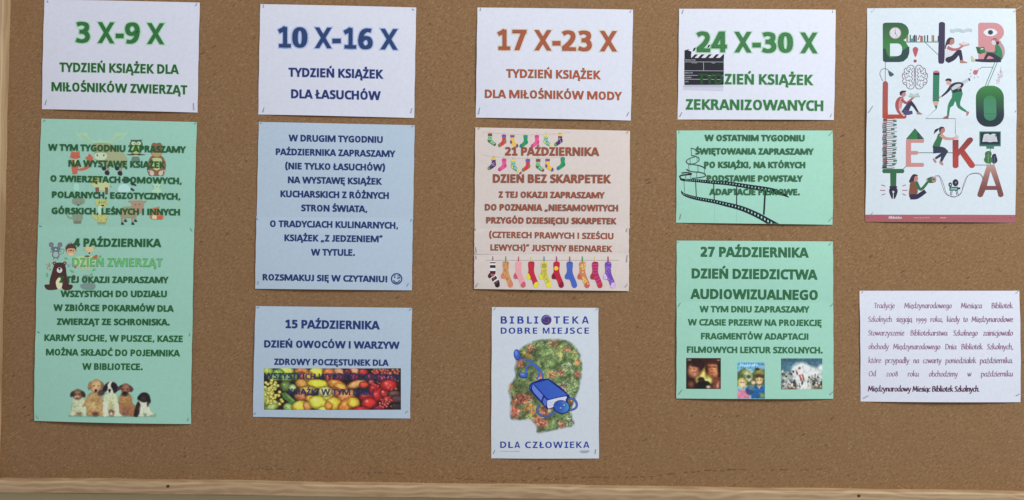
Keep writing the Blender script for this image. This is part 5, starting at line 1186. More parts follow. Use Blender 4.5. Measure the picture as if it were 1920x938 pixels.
# --- column 5: the illustrated library poster
LP = Sheet('poster', M_gloss, C(K12a, (152, 92), (1786, 95))+C(K12c, (1357, 881), (101, 874)), 'tall white illustrated poster spelling BIBLIOTEKA in decorated letters, top right', 'poster', bul=(0.0018, 0.002, 0.0018, 0.0025), fold=0.503, ctr=0.0008, k=1.18)
LP.st = 8e-6
dg = (46, 84, 72); gn = (52, 124, 66); gm = (52, 138, 100); pk = (216, 146, 150); nav = (62, 52, 84); nv2 = (48, 44, 70); bro = (176, 86, 84); red = (186, 78, 70); PW = (216, 232, 240)
LN = (96, 128, 124)
A = lambda k: Art(LP, k)
# strips of the foot band
a = A(K12c)
a.poly([(101, 816), (1357, 818), (1357, 880), (101, 873)], (186, 104, 112)); a.build('printed_band', 'dusty red band along the foot')
a = Art(LP, K12c, 0.0003)
for x in np.arange(500, 632, 9.0): a.stroke([(x, 843), (x+6, 843+RR.uniform(-2, 2))], RR.uniform(3, 6), (226, 188, 194), sm=0)
for x in np.arange(722, 770, 7.0): a.stroke([(x, 843), (x+5, 843)], 6, (232, 200, 206), sm=0)
for x in np.arange(775, 1185, 9.0): a.stroke([(x, 844), (x+5, 844+RR.uniform(-1, 1))], 2.6, (208, 146, 152), sm=0)
a.build('small_print')['kind'] = 'stuff'
# connecting lines
def one(k, pts, w, c, sm=0):
    a = A(k); a.stroke(pts, w, c, sm=sm); a.build('printed_line')
for pts in ([(346, 685), (346, 900)], [(575, 468), (930, 468)], [(780, 470), (925, 610)], [(1382, 765), (1400, 744), (1530, 744)]): one(K12a, pts, 6 if pts[0][1] != 468 else 10, LN if pts[0][1] != 468 else (110, 160, 150))
for d in (0, 26): one(K12a, [(1548+d, 690), (1441+d, 945)], 7, (76, 140, 112))
one(K12b, [(905, 555), (785, 664), (1112, 664), (1112, 830)], 6, LN)
for pts, w in (([(545, 299), (822, 299)], 6), ([(1010, 402), (1175, 402)], 6), ([(1140, 262), (1140, 400)], 5), ([(415, 432), (440, 410)], 6)): one(K12c, pts, w, LN)
for d in (0, 22): one(K12c, [(680, 496-d*.2), (715, 492+d*.5), (748-d*.6, 560), (775-d*.3, 640+d*.2), (835, 671-d*.3), (890+d*.1, 640+d*.2), (925-d*.4, 560), (955-d*.4, 490+d*.3), (1010, 468+d*.2), (1060, 478+d*.4), (1085-d*.3, 520)], 3.5, (128, 100, 112), 5)
# B
a = A(K12a)
def letB(x, y, w, h, holes=()):
    r = w*.46
    pts = [(x+w*.1, y), (x+w*.58, y)]
    for k in range(9): t = math.radians(-90+k*180/8*0.86); pts.append((x+w*.60+w*.38*math.cos(t), y+h*.235+h*.235*math.sin(t)))
    pts += [(x+w*.84, y+h*.455)]
    for k in range(1, 9): t = math.radians(-62+k*152/8); pts.append((x+w*.60+w*.40*math.cos(t), y+h*.725+h*.275*math.sin(t)))
    pts += [(x+w*.1, y+h), (x+w*.03, y+h*.985), (x, y+h*.95), (x, y+h*.05), (x+w*.03, y+h*.015)]
    return pts
def gB_(x, y):
    t = (y-253)/434
    return (52+18*t, 98+40*min(1, t*1.6), 66+6*t)
B1 = letB(320, 253, 290, 434)
hole = [(398, 482), (485, 482), (515, 495), (530, 525), (530, 575), (515, 608), (485, 621), (398, 621)]
a.poly(B1, gB_, holes=[hole])
a.poly([(320, 540), (335, 533), (352, 545), (365, 600), (398, 638), (440, 636), (478, 622), (500, 615), (520, 600), (530, 560), (560, 545), (585, 522), (609, 520), (608, 575), (590, 640), (545, 680), (500, 687), (345, 687), (322, 672)], (42, 78, 74))
a.ell(455, 368, 67, 67, (158, 108, 104), n=30); a.ell(455, 368, 60, 60, (226, 228, 234), n=30)
for k in range(12): t = k*math.pi/6; a.ell(455+50*math.cos(t), 368+50*math.sin(t), 4 if k % 3 == 0 else 2, c=(170, 90, 90), n=6)
a.stroke([(455, 370), (455, 334)], 4, (70, 70, 80), sm=0); a.stroke([(453, 368), (480, 410)], 3.5, (90, 90, 96), sm=0); a.ell(455, 369, 5, c=(60, 60, 70))
a.build('printed_letter', 'green letter B with a clock face')
# books on the shelf
a = A(K12a)
for x0, x1, y, c in ((575, 598, 405, (180, 142, 110)), (612, 626, 390, (58, 120, 100)), (628, 648, 430, (92, 150, 130)), (646, 658, 400, (60, 140, 118)), (660, 674, 388, (52, 46, 70)), (678, 690, 395, (52, 46, 70)), (728, 756, 400, (188, 100, 90)), (768, 784, 395, (60, 140, 120)), (802, 814, 392, (54, 48, 76)), (852, 866, 390, (190, 150, 116)), (868, 880, 394, (70, 150, 130)), (920, 930, 400, (70, 66, 84)), (886, 918, 448, (196, 210, 210))):
    a.rect(x0, y, x1, 464, c)
a.poly([(698, 440), (720, 388), (730, 392), (708, 446)], (190, 96, 90)); a.poly([(575, 440), (552, 455), (575, 464)], PW)
a.build('printed_bookshelf')
# exclamation, brain
a = A(K12a)
a.poly(smooth([(675, 520), (704, 540), (700, 575), (675, 634), (650, 575), (646, 540)], 4, True), (196, 94, 108)); a.ell(671, 676, 18, 17, (168, 84, 98)); a.build('printed_exclamation_mark')
a = A(K12b); bc = (128, 100, 112); cx = 669
for f in (-1, 1):
    X = lambda v: cx+f*v
    a.stroke([(X(v), y) for v, y in ((8, 215), (6, 120), (20, 85), (45, 76), (72, 88), (80, 108), (104, 110), (118, 135), (112, 158), (132, 168), (138, 205), (126, 228), (134, 250), (122, 282), (96, 296), (84, 322), (52, 338), (22, 332), (8, 308), (10, 270), (4, 225))], 7, bc)
    for pts in ([(20, 110), (36, 130), (22, 150), (40, 165), (26, 190), (42, 205), (24, 225), (38, 250), (22, 275), (36, 300)], [(60, 98), (46, 118), (66, 130), (56, 150)], [(96, 118), (82, 140), (62, 152), (80, 172), (98, 160), (90, 180)], [(132, 175), (108, 180), (112, 205), (86, 210), (70, 190), (56, 205)], [(126, 228), (100, 226), (92, 250), (72, 240), (58, 255), (52, 230)], [(124, 275), (104, 262), (88, 280), (92, 300)], [(60, 278), (50, 300), (66, 318)]):
        a.stroke([(X(v), y) for v, y in pts], 6, bc)
a.build('printed_brain')
# I + girl
a = A(K12a)
a.poly(smooth([(962, 246), (996, 258), (1000, 300), (996, 560), (990, 690), (958, 705), (926, 690), (926, 560), (932, 300), (934, 260)], 2, True), nav); a.build('printed_letter', 'dark violet letter I')
a = A(K12a); sk = (186, 134, 122); hr = (74, 58, 68)
a.blob([(1000, 545), (1002, 500), (1020, 445), (1050, 418), (1092, 424), (1102, 450), (1080, 455), (1062, 470), (1050, 500), (1025, 520)], hr)
a.blob([(1062, 440), (1095, 436), (1104, 462), (1096, 485), (1072, 500), (1052, 505), (1050, 480)], sk)
a.blob([(1022, 500), (1058, 498), (1090, 520), (1095, 580), (1080, 640), (1010, 645), (1000, 600), (1005, 545)], (226, 230, 236))
for i in range(22): a.ell(RR.uniform(1010, 1082), RR.uniform(530, 640), 2.2, c=(120, 120, 150), n=5)
a.stroke([(1035, 530), (1080, 550), (1140, 545), (1180, 520), (1205, 508)], (34, 14), (192, 108, 112)); a.ell(1208, 500, 26, 12, sk, -10)
a.poly([(1150, 490), (1200, 465), (1255, 478), (1272, 500), (1210, 515), (1170, 505)], (214, 168, 160)); a.poly([(1160, 482), (1200, 470), (1245, 472), (1258, 490), (1200, 498)], (228, 222, 228))
a.stroke([(1040, 662), (1090, 640), (1140, 585), (1162, 575)], (62, 44), nv2); a.stroke([(1160, 575), (1172, 620), (1180, 668)], (44, 30), nv2); a.ell(1040, 664, 38, 28, nv2, 8)
a.poly(smooth([(1170, 668), (1195, 668), (1215, 682), (1242, 688), (1238, 697), (1165, 697)], 2, True), sk)
a.build('printed_reader', 'long-haired girl reading, leaning on the letter I')
a = A(K12a)
for d in (0, 10, 20, 30): a.stroke([(1056, 330+d), (1095, 332+d), (1140, 320+d), (1200, 334+d), (1250, 320+d), (1298, 326+d)], 3.5, (150, 176, 180))
a.build('printed_waves')
# pink B + boy
a = A(K12a)
a.poly(letB(1366, 253, 292, 436), (214, 150, 154)); a.poly(smooth([(1600, 470), (1640, 500), (1659, 560), (1650, 620), (1620, 660), (1600, 620)], 3, True), (196, 160, 164))
a.poly(smooth([(1424, 360), (1460, 326), (1502, 318), (1544, 328), (1578, 360), (1545, 392), (1500, 402), (1455, 392)], 3, True), (232, 238, 244)); a.ell(1501, 360, 29, 27, (84, 104, 120), n=24); a.ell(1501, 360, 22, 20, (48, 58, 78), n=20)
a.build('printed_letter', 'pink letter B with an eye')
a = A(K12a)
a.blob([(1510, 450), (1520, 432), (1560, 425), (1594, 445), (1596, 480), (1575, 498), (1555, 470), (1530, 455)], nv2); a.blob([(1518, 450), (1550, 452), (1560, 475), (1552, 495), (1530, 498), (1514, 480)], (226, 214, 218))
a.blob([(1555, 500), (1590, 500), (1625, 560), (1632, 640), (1610, 668), (1560, 650), (1550, 570)], (48, 138, 92)); a.stroke([(1570, 570), (1530, 592), (1455, 582)], (36, 22), (70, 120, 84)); a.ell(1432, 580, 22, 12, (196, 136, 128), 10)
a.poly([(1338, 518), (1378, 526), (1430, 518), (1446, 580), (1390, 600), (1360, 590)], (62, 122, 74)); a.poly([(1390, 538), (1420, 532), (1424, 546), (1394, 552)], (216, 226, 224)); a.poly([(1338, 518), (1375, 524), (1392, 598), (1358, 588)], (48, 104, 62))
a.stroke([(1590, 655), (1520, 610), (1470, 605), (1436, 660)], (50, 26), nv2); a.stroke([(1600, 665), (1480, 672), (1328, 668)], (48, 24), nv2)
a.poly(smooth([(1285, 625), (1300, 620), (1310, 645), (1330, 656), (1328, 682), (1290, 682)], 2, True), (206, 200, 176))
a.build('printed_reader', 'boy in green reading, sitting against the pink letter B')
# lamp, L, reader
a = A(K12b)
a.stroke([(320, 250), (295, 200), (288, 160), (310, 122), (350, 114), (385, 138)], 6, (96, 110, 118)); a.poly(smooth([(378, 135), (400, 145), (438, 172), (432, 190), (400, 202), (385, 180)], 2, True), (58, 106, 92))
a.build('printed_lamp')
a = A(K12b)
a.poly([(318, 275), (326, 256), (345, 250), (366, 256), (376, 278), (372, 618), (560, 618), (578, 632), (570, 656), (556, 664), (325, 664), (312, 650)], lambda x, y: (178+max(0, y-500)*.08, 88-max(0, y-500)*.07, 84-max(0, y-450)*.15)); a.build('printed_letter', 'brick red letter L')
a = A(K12b)
a.blob([(505, 400), (504, 372), (530, 356), (572, 358), (568, 372), (545, 380), (530, 400), (518, 412)], nv2); a.blob([(532, 384), (562, 374), (570, 398), (558, 420), (536, 424), (524, 408)], (204, 142, 136))
a.blob([(520, 422), (545, 440), (530, 500), (520, 560), (540, 600), (520, 625), (480, 600), (455, 540), (458, 480), (485, 435)], (178, 86, 88)); a.blob([(515, 435), (535, 450), (520, 520), (515, 580), (495, 570), (490, 500)], (214, 150, 152))
a.stroke([(530, 460), (575, 492), (620, 460), (650, 435)], (32, 16), (178, 90, 92)); a.stroke([(505, 560), (525, 600), (550, 628)], 22, (222, 214, 220))
a.poly([(602, 420), (622, 380), (655, 396), (660, 415), (668, 392), (708, 378), (724, 424), (660, 430)], (188, 214, 206)); a.stroke([(602, 424), (724, 424)], 6, (150, 190, 180), sm=0); a.ell(650, 430, 24, 8, (216, 160, 150))
a.stroke([(560, 590), (600, 520), (630, 490)], (70, 34), (58, 56, 86)); a.stroke([(625, 488), (662, 530), (700, 592)], (40, 20), nv2); a.stroke([(560, 595), (600, 600), (630, 596)], (56, 36), (80, 74, 120))
a.poly(smooth([(690, 592), (712, 588), (730, 602), (750, 612), (735, 618), (690, 616)], 2, True), (170, 128, 124))
a.build('printed_reader', 'dark-haired boy in red reading, sitting on the letter L')
# pencil as I
a = A(K12b)
a.poly(smooth([(870, 165), (872, 145), (904, 134), (936, 148), (938, 165)], 2), (212, 130, 136)); a.rect(869, 160, 938, 188, nv2); a.poly([(868, 187), (938, 187), (932, 474), (864, 472)], (58, 140, 106))
for k in range(15): a.rect(868, 196+k*19, 935, 200+k*19, (42, 104, 88))
a.poly([(864, 472), (932, 474), (905, 555), (897, 555)], (222, 176, 160)); a.poly([(884, 520), (917, 522), (903, 560), (898, 558)], (46, 116, 92))
a.build('printed_letter', 'green pencil standing for the letter I')
# running man with the telescope
a = A(K12b)
a.poly([(1180, 255), (1255, 218), (1276, 240), (1196, 292)], (200, 212, 218)); a.ell(1265, 234, 10, 18, (70, 80, 90), -25)
a.blob([(1002, 245), (1012, 228), (1045, 222), (1070, 235), (1066, 262), (1050, 252), (1012, 250)], (50, 48, 62)); a.blob([(1016, 250), (1048, 250), (1062, 268), (1072, 290), (1056, 306), (1038, 292), (1018, 286)], (224, 172, 158))
a.stroke([(1060, 320), (1020, 370), (965, 418)], (36, 16), nv2); a.ell(948, 426, 17, 10, (222, 170, 156), -40)
a.blob([(1050, 310), (1085, 275), (1150, 262), (1195, 275), (1202, 300), (1180, 330), (1180, 370), (1090, 390), (1070, 345)], nv2); a.poly(smooth([(1066, 330), (1085, 352), (1160, 312), (1175, 290), (1155, 282), (1110, 292)], 2, True), (204, 214, 222)); a.ell(1150, 328, 22, 12, (206, 150, 140), -20)
a.stroke([(1060, 318), (1085, 392)], 10, (60, 130, 90), sm=0); a.stroke([(1140, 330), (1150, 372)], 7, (60, 130, 90), sm=0)
a.poly(smooth([(1085, 384), (1182, 368), (1190, 400), (1172, 460), (1166, 520), (1232, 575), (1222, 592), (1140, 545), (1122, 500), (1110, 470), (1090, 520), (1054, 545), (1040, 634), (1020, 636), (1028, 530), (1050, 470), (1075, 430)], 2, True), (50, 136, 98))
a.poly(smooth([(972, 660), (1002, 640), (1028, 626), (1034, 662)], 2, True), (168, 92, 90)); a.poly(smooth([(1228, 582), (1262, 592), (1248, 622), (1232, 636), (1232, 606)], 2, True), (190, 124, 116))
a.build('printed_runner', 'running man in green trousers carrying a rolled tube')
a = A(K12b)
a.ell(1332, 156, 26, 27, (206, 108, 116)); a.poly([(1346, 132), (1362, 126), (1368, 142), (1356, 154)], (214, 130, 134)); 
for p0, p1 in (((1275, 126), (1292, 132)), ((1266, 172), (1284, 167)), ((1276, 206), (1290, 192)), ((1316, 222), (1324, 206)), ((1364, 214), (1356, 200)), ((1364, 124), (1374, 112))): a.stroke([p0, p1], 5, (110, 120, 126), sm=0)
a.build('printed_light_bulb')
a = A(K12b)
for x, y0, y1 in ((1568, 235, 280), (1582, 160, 285), (1596, 180, 265), (1612, 100, 220), (1626, 150, 210), (1604, 130, 160)):
    a.stroke([(x, y0), (x+RR.uniform(-2, 2), y1)], 3.5, (196, 132, 142), sm=0)
for x, y in ((1568, 240), (1582, 180), (1590, 215), (1602, 150), (1614, 140), (1606, 195)): a.stroke([(x-2, y), (x+14, y+RR.uniform(-3, 3))], 3.5, (190, 124, 134), sm=0)
a.build('printed_squiggle')
# O
a = A(K12b)
def rr(x0, y0, x1, y1, r, n=8):
    pts = []
    for cx, cy, a0 in ((x1-r, y0+r, -90), (x1-r, y1-r, 0), (x0+r, y1-r, 90), (x0+r, y0+r, 180)):
        for k in range(n+1): t = math.radians(a0+k*90/n); pts.append((cx+r*math.cos(t), cy+r*math.sin(t)))
    return pts
def gO(x, y):
    t = (y-300)/452
    c0 = (62, 142, 72); c1 = (42, 88, 62); c2 = (36, 56, 66)
    f = lambda a_, b_, q: tuple(a_[i]+(b_[i]-a_[i])*q for i in range(3))
    return f(c0, c1, min(1, t/.5)) if t < .5 else f(c1, c2, min(1, (t-.5)/.16))
a.poly(rr(1337, 302, 1645, 753, 130), gO)
a.poly(rr(1422, 410, 1560, 686, 66), lambda x, y: (58+min(1, max(0, (y-410)/60))*12, 140, 72+min(1, max(0, (y-410)/60))*34))
a.build('printed_letter', 'green letter O')
# pile of books
a = A(K12b)
R = random.Random(21)
y = 668; k = 0
a.cr = K12b; a.poly([(322, 664), (456, 660), (452, 690), (326, 692)], (204, 130, 124))
cs = [(52, 60, 92), (206, 130, 124), (60, 120, 110), (176, 84, 86), (110, 90, 110), (70, 132, 104)]
while y < 1198:
    h = R.uniform(19, 25); x0 = 312+R.uniform(0, 10); x1 = 448+R.uniform(-4, 26); t = R.uniform(-9, 4)
    a.poly([(x0, y+4), (x0+50, y), (x0+52, y+h-4), (x0, y+h-2)], cs[k % 6])
    a.poly([(x0+40, y-3), (x1-26, y+t), (x1-26, y+t+h-8), (x0+50, y+h-5)], (232, 236, 240)); a.poly([(x1-40, y+t-1), (x1, y+t-4), (x1, y+t+h-12), (x1-40, y+t+h-7)], cs[(k*3+2) % 6] if k % 2 else (226, 230, 236))
    a.stroke([(x0+30, y+h-5), (x1-30, y+t+h-6), (x1, y+t+h-10)], 3.5, (52, 50, 70), sm=0); a.stroke([(x0+42, y-2), (x1-20, y+t)], 3, (80, 76, 98), sm=0)
    y += h; k += 1
a.build('printed_book_stack')
# E with a triangular roof
a = A(K12c)
a.poly([(436, 192), (448, 186), (582, 188), (588, 200), (582, 216), (478, 216), (478, 284), (530, 284), (543, 299), (530, 315), (478, 315), (478, 384), (580, 384), (588, 400), (580, 417), (446, 417), (434, 408)], (214, 150, 146))
a.poly([(510, 95), (436, 186), (588, 186)], (50, 128, 78)); a.poly([(510, 95), (530, 125), (532, 186), (588, 186)], (60, 56, 84)); a.poly([(548, 145), (588, 186), (562, 186), (530, 160)], (44, 100, 72)); a.stroke([(510, 97), (438, 184)], 3, (40, 50, 60), sm=0)
a.build('printed_letter', 'pale pink letter E under a green pyramid')
# woman hanging on to the K
a = A(K12c)
a.blob([(668, 142), (676, 110), (695, 97), (712, 96), (700, 115), (682, 130)], nv2); a.blob([(712, 95), (725, 82), (748, 84), (756, 95), (740, 102), (732, 130), (715, 128)], (76, 50, 70)); a.blob([(732, 100), (756, 95), (762, 112), (752, 130), (738, 138), (722, 145), (722, 128)], (198, 130, 124))
a.blob([(706, 140), (738, 136), (742, 170), (728, 215), (712, 255), (660, 258), (668, 220), (690, 180)], (60, 122, 80)); a.stroke([(730, 152), (765, 178), (820, 182), (855, 172)], (30, 14), (216, 160, 150)); a.ell(858, 172, 18, 13, (222, 196, 190), -20)
for q in (0, 7, 14): a.stroke([(846+q, 165), (850+q*1.4, 148+q*.3)], 5, (226, 206, 200), sm=0)
a.stroke([(680, 275), (740, 275), (770, 292)], (60, 34), (50, 60, 80)); a.stroke([(765, 290), (745, 330), (730, 368)], (38, 20), (46, 66, 84)); a.stroke([(750, 305), (715, 325), (685, 345)], (30, 18), (56, 58, 90))
a.poly(smooth([(658, 346), (675, 350), (690, 372), (684, 386), (668, 372)], 2, True), (200, 140, 136)); a.poly(smooth([(714, 372), (736, 374), (748, 395), (744, 405), (720, 392)], 2, True), (200, 140, 136))
a.build('printed_acrobat', 'woman in green swinging from the letter K')
# K
a = A(K12c)
gk = lambda x, y: (146+min(1, max(0, (y-190)/160))*44, 66+min(1, max(0, (y-190)/160))*8, 66+min(1, max(0, (y-190)/160))*2)
a.poly([(824, 192), (874, 190), (874, 270), (948, 180), (968, 170), (988, 174), (996, 192), (990, 206), (925, 278), (1008, 392), (1012, 410), (1000, 424), (980, 428), (965, 420), (888, 312), (874, 330), (874, 415), (862, 427), (838, 428), (825, 416)], gk)
a.build('printed_letter', 'red letter K')
# monitor, plant, A
a = A(K12c)
a.rect(1048, 121, 1227, 246, (52, 130, 104)); a.rect(1056, 129, 1219, 232, (40, 50, 68)); a.poly([(1104, 246), (1172, 246), (1168, 258), (1174, 266), (1104, 266), (1108, 258)], (60, 136, 110))
a.poly([(1072, 208), (1084, 150), (1090, 144), (1118, 140), (1138, 150), (1160, 140), (1186, 144), (1200, 208), (1166, 206), (1138, 212), (1108, 206)], (218, 222, 228)); a.stroke([(1138, 150), (1138, 208)], 2.5, (160, 166, 176), sm=0)
for q in range(6): a.stroke([(1090, 156+q*8), (1126, 156+q*8)], 1.6, (176, 182, 192), sm=0); a.stroke([(1148, 156+q*8), (1186, 156+q*8)], 1.6, (176, 182, 192), sm=0)
a.rect(1180, 150, 1188, 164, (70, 74, 90))
a.build('printed_monitor')
a = A(K12c)
a.blob([(1152, 330), (1165, 310), (1185, 310), (1192, 332), (1200, 365), (1185, 386), (1158, 386)], (56, 52, 84)); a.blob([(1096, 300), (1120, 284), (1146, 292), (1150, 318), (1144, 330), (1160, 360), (1142, 388), (1105, 386), (1086, 360), (1096, 330)], (68, 122, 76)); a.stroke([(1122, 300), (1122, 396)], 3, (150, 190, 130), sm=0); a.stroke([(1174, 330), (1172, 396)], 3, (120, 140, 160), sm=0)
for q in (330, 350): a.stroke([(1110, q-8), (1122, q), (1134, q-8)], 2, (150, 190, 130), sm=0)
a.build('printed_plant')
a = A(K12c)
ga = lambda x, y: (204-min(1, max(0, (y-400)/190))*70, 160-min(1, max(0, (y-400)/190))*78, 148-min(1, max(0, (y-400)/190))*68)
a.poly([(1112, 402), (1172, 402), (1182, 420), (1254, 648), (1250, 662), (1230, 671), (1210, 664), (1196, 610), (1100, 610), (1076, 664), (1056, 672), (1036, 664), (1032, 648)], ga, holes=[[(1142, 452), (1188, 576), (1112, 576)]])
a.build('printed_letter', 'brown letter A')
# T with fountain pen
a = A(K12c)
a.poly([(236, 452), (246, 434), (412, 434), (424, 452), (412, 469), (356, 470), (354, 580), (306, 580), (304, 470), (246, 469)], (56, 112, 72)); a.poly([(356, 470), (420, 462), (412, 469)], (42, 88, 60))
a.rrect(298, 578, 362, 592, 5, nv2); a.poly(smooth([(304, 592), (356, 592), (366, 628), (345, 682), (334, 680), (332, 640), (328, 640), (326, 680), (316, 680), (296, 628)], 2, True), nv2); a.ell(330, 626, 9, c=(222, 232, 240)); a.poly([(328, 632), (333, 632), (334, 684), (327, 684)], (222, 232, 240))
for pts in ([(232, 568), (262, 577)], [(222, 613), (262, 613)], [(234, 652), (262, 642)], [(408, 577), (434, 568)], [(406, 613), (446, 613)], [(408, 643), (434, 654)]): a.stroke(pts, 6, (176, 96, 108), sm=0)
a.build('printed_letter', 'green letter T ending in a pen nib')
a = A(K12c)
a.blob([(462, 545), (478, 500), (500, 478), (532, 486), (528, 500), (508, 512), (505, 545)], (66, 46, 72)); a.blob([(508, 500), (530, 496), (536, 522), (522, 540), (502, 545)], (204, 140, 136))
a.blob([(475, 545), (520, 545), (532, 590), (530, 640), (480, 665), (460, 655), (464, 600)], (140, 88, 66)); a.stroke([(522, 550), (560, 605), (620, 540)], (30, 20), (54, 116, 76)); a.ell(620, 525, 14, 16, (196, 140, 130))
a.poly(smooth([(618, 512), (660, 498), (684, 505), (688, 525), (680, 545), (650, 552), (625, 548)], 3, True), (64, 108, 76)); a.ell(668, 522, 18, 24, (190, 160, 140), 10); a.ell(666, 522, 11, 7, (80, 60, 60))
a.stroke([(485, 668), (530, 665), (590, 625)], (44, 34), nv2); a.ell(505, 665, 42, 20, (54, 46, 82))
a.build('printed_reader', 'woman in brown waistcoat sitting with a green camera')
a = A(K12c)
a.ell(849, 550, 25, 30, (40, 40, 56)); a.ell(851, 549, 15, 19, (62, 60, 76)); a.ell(852, 549, 4, 5, (206, 214, 222)); a.ell(805, 566, 15, 19, (40, 40, 56)); a.ell(806, 566, 6, 8, (206, 214, 222))
a.rrect(798, 584, 872, 616, 6, (52, 108, 104)); a.rrect(808, 594, 862, 608, 4, (150, 200, 190)); a.poly([(868, 590), (888, 588), (888, 606), (868, 602)], (44, 50, 64))
for p0, p1 in (((812, 614), (804, 655)), ((822, 614), (816, 655)), ((850, 614), (862, 655)), ((860, 614), (874, 652))): a.stroke([p0, p1], 4.5, (60, 66, 80), sm=0)
a.build('printed_film_camera')
staples(LP, K12a, [(235, 97, 200, 133), (1850, 66, 1762, 130)]); staples(LP, K12b, [(210, 522, 160, 597), (1780, 572, 1766, 592)]); staples(LP, K12c, [(163, 797, 122, 838), (1333, 822, 1313, 842)])

# --- the note in calligraphic type
NT = Sheet('paper_sheet', M_white, C(K13, (45, 60), (1217, 60), (1225, 877), (53, 872)), 'white sheet with small purple text about the tradition of school library month', bul=(0.001, 0.003, 0.0015, 0.0025), k=0.86)
G = {
'a': (.92, [[(.72, .86), (.42, 1), (.12, .62), (.16, .12), (.38, 0), (.66, .3), (.76, .96)], [(.76, .96), (.72, .2), (.9, .02)]]),
'b': (.92, [[(.16, 1.72), (.13, .15)], [(.13, .6), (.46, 1), (.8, .66), (.66, .1), (.32, 0), (.13, .15)]]),
'c': (.74, [[(.68, .86), (.42, 1), (.12, .62), (.18, .1), (.46, 0), (.68, .14)]]),
'd': (.95, [[(.72, .86), (.42, 1), (.12, .62), (.16, .12), (.38, 0), (.66, .3), (.76, .9)], [(.78, 1.72), (.73, .2), (.9, .02)]]),
'e': (.8, [[(.14, .5), (.62, .62), (.58, .94), (.36, 1), (.12, .62), (.18, .1), (.46, 0), (.7, .16)]]),
'g': (.92, [[(.72, .86), (.42, 1), (.12, .62), (.16, .12), (.38, 0), (.66, .3), (.76, .96)], [(.76, .96), (.74, -.2), (.52, -.62), (.1, -.52)]]),
'h': (.92, [[(.16, 1.72), (.12, 0)], [(.12, .55), (.46, 1), (.7, .82), (.66, .12), (.82, 0)]]),
'i': (.4, [[(.14, 1), (.14, .14), (.32, .02)], [(.16, 1.36), (.18, 1.42)]]),
'j': (.36, [[(.18, 1), (.2, -.2), (-.02, -.6), (-.24, -.56)], [(.2, 1.36), (.22, 1.42)]]),
'k': (.84, [[(.16, 1.72), (.12, 0)], [(.66, .98), (.2, .5), (.42, .36), (.8, 0)]]),
'l': (.4, [[(.16, 1.72), (.13, .14), (.32, .02)]]),
'm': (1.36, [[(.12, .98), (.12, 0)], [(.12, .55), (.42, 1), (.62, .84), (.6, 0)], [(.6, .55), (.9, 1), (1.12, .84), (1.1, .12), (1.26, 0)]]),
'n': (.9, [[(.12, .98), (.12, 0)], [(.12, .55), (.46, 1), (.68, .84), (.66, .12), (.82, 0)]]),
'o': (.88, [[(.46, 1), (.14, .66), (.2, .1), (.46, 0), (.76, .4), (.68, .9), (.46, 1)]]),
'p': (.92, [[(.13, .98), (.1, -.62)], [(.13, .55), (.46, 1), (.8, .66), (.66, .1), (.32, 0), (.13, .15)]]),
'r': (.62, [[(.12, .98), (.12, 0)], [(.12, .55), (.36, .98), (.56, .9)]]),
's': (.66, [[(.56, .88), (.34, 1), (.16, .78), (.5, .34), (.36, 0), (.1, .12)]]),
't': (.6, [[(.26, 1.3), (.2, .18), (.36, 0), (.52, .1)], [(.02, .98), (.5, 1)]]),
'u': (.9, [[(.12, 1), (.12, .3), (.3, 0), (.62, .3), (.72, 1)], [(.72, 1), (.7, .16), (.86, .02)]]),
'w': (1.2, [[(.08, 1), (.3, 0), (.58, .92)], [(.58, .92), (.8, 0), (1.1, .98), (.98, 1.04)]]),
'y': (.86, [[(.08, 1), (.2, .5), (.42, .04)], [(.78, 1), (.46, .06), (.2, -.58), (-.02, -.56)]]),
'z': (.74, [[(.12, .96), (.62, .96), (.1, .03), (.68, .02)]]),
'T': (.86, [[(-.02, 1.46), (.9, 1.5)], [(.44, 1.48), (.4, 0)]]),
'M': (1.42, [[(.06, 0), (.24, 1.5)], [(.24, 1.5), (.66, .3)], [(.66, .3), (1.12, 1.5)], [(1.12, 1.5), (1.2, .1), (1.34, 0)]]),
'B': (1.0, [[(.2, 1.5), (.16, 0)], [(.1, 1.46), (.56, 1.5), (.76, 1.16), (.5, .84), (.2, .8)], [(.4, .82), (.82, .66), (.78, .16), (.42, -.02), (.16, .02)]]),
'S': (.84, [[(.72, 1.34), (.46, 1.5), (.18, 1.22), (.4, .82), (.7, .5), (.52, .04), (.08, .08)]]),
'D': (1.2, [[(.2, 1.48), (.16, 0)], [(.06, 1.46), (.6, 1.46), (1.04, .96), (.86, .2), (.44, -.02), (.14, .02)]]),
'O': (1.26, [[(.64, 1.5), (.2, 1.12), (.16, .4), (.56, -.02), (1.04, .42), (1.06, 1.12), (.64, 1.5)]]),
'1': (.5, [[(.08, .84), (.26, 1.0), (.25, 0)]]), '9': (.84, [[(.66, .72), (.4, 1), (.14, .66), (.34, .3), (.66, .5)], [(.7, .8), (.62, 0), (.2, -.56)]]),
'2': (.8, [[(.12, .82), (.38, 1), (.6, .76), (.1, .03)], [(.1, .03), (.7, .03)]]), '0': (.86, [[(.44, 1), (.14, .62), (.22, .06), (.44, 0), (.74, .4), (.66, .92), (.44, 1)]]),
'8': (.84, [[(.44, .84), (.2, 1.12), (.42, 1.42), (.64, 1.16), (.44, .84), (.14, .4), (.4, 0), (.7, .38), (.44, .84)]]),
'.': (.34, [[(.12, .04), (.15, .0)]]), ',': (.36, [[(.18, .06), (.14, -.14), (.04, -.26)]]),
}
for base_, ch_, ex_ in (('e', 'ę', [(.56, .02), (.46, -.2), (.62, -.3)]), ('a', 'ą', [(.82, .02), (.7, -.2), (.86, -.3)]), ('o', 'ó', [(.46, 1.2), (.62, 1.5)]), ('z', 'ź', [(.36, 1.2), (.52, 1.5)]), ('l', 'ł', [(-.06, .74), (.38, 1.06)])):
    G[ch_] = (G[base_][0], G[base_][1]+[ex_])
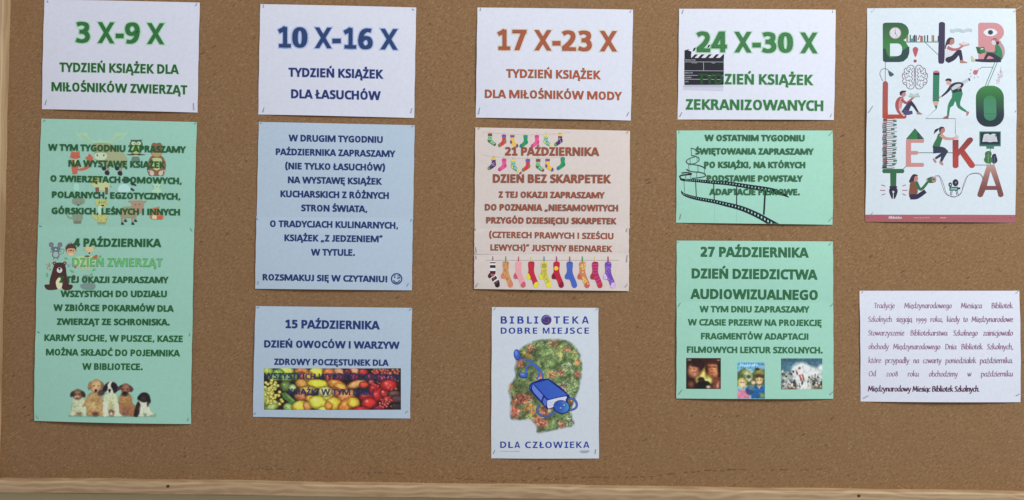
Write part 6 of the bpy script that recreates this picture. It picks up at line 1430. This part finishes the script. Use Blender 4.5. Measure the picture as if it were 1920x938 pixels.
def script_word(art, w, x0, x1, yb, xh, pen, c):
    tot = sum(G[ch][0] for ch in w); sx = (x1-x0)/tot; x = 0
    for ch in w:
        adv, sts = G[ch]
        for st in sts:
            art.stroke([(x0+(x+px)*sx+py*xh*0.03, yb-py*xh) for px, py in st], pen, c, sm=4 if len(st) > 2 else 0, nib=math.radians(-15))
        x += adv
a = Art(LP, K12c, 0.0003); script_word(a, 'Biblioteka', 292, 400, 849, 12, 4.0, (240, 230, 236)); a.build('text_line')
nc = (146, 104, 136)
lines = [(186, [('Tradycje', 150, 302), ('Międzynarodowego', 372, 717), ('Miesiąca', 785, 938), ('Bibliotek', 1008, 1165)]),
 (286, [('Szkolnych', 105, 281), ('sięgają', 310, 427), ('1999', 455, 533), ('roku,', 560, 652), ('kiedy', 680, 775), ('to', 800, 833), ('Międzynarodowe', 862, 1167)]),
 (386, [('Stowarzyszenie', 105, 370), ('Bibliotekarstwa', 413, 683), ('Szkolnego', 725, 905), ('zainicjowało', 945, 1165)]),
 (486, [('obchody', 108, 255), ('Międzynarodowego', 288, 630), ('Dnia', 665, 748), ('Bibliotek', 783, 940), ('Szkolnych,', 972, 1167)]),
 (587, [('które', 108, 200), ('przypadły', 230, 403), ('na', 433, 475), ('czwarty', 503, 637), ('poniedziałek', 667, 892), ('października.', 920, 1165)]),
 (685, [('Od', 110, 163), ('2008', 235, 322), ('roku', 392, 473), ('obchodzimy', 545, 757), ('w', 828, 857), ('październiku', 928, 1165)])]
for yb, ws in lines:
    a = Art(NT, K13, 0.0003)
    for w, x0, x1 in ws: script_word(a, w, x0, x1, yb, 24.5, 4.3, nc)
    a.build('text_line')
a = Art(NT, K13, 0.0003)
for w, x0, x1 in (('Międzynarodowy', 107, 415), ('Miesiąc', 428, 556), ('Bibliotek', 568, 722), ('Szkolnych.', 732, 918)): script_word(a, w, x0, x1, 795, 24.5, 6.0, (84, 42, 70))
a.build('text_line')
staples(NT, K13, [(70, 63, 62, 75), (1210, 62, 1190, 78), (110, 827, 74, 846), (1219, 816, 1190, 828)])
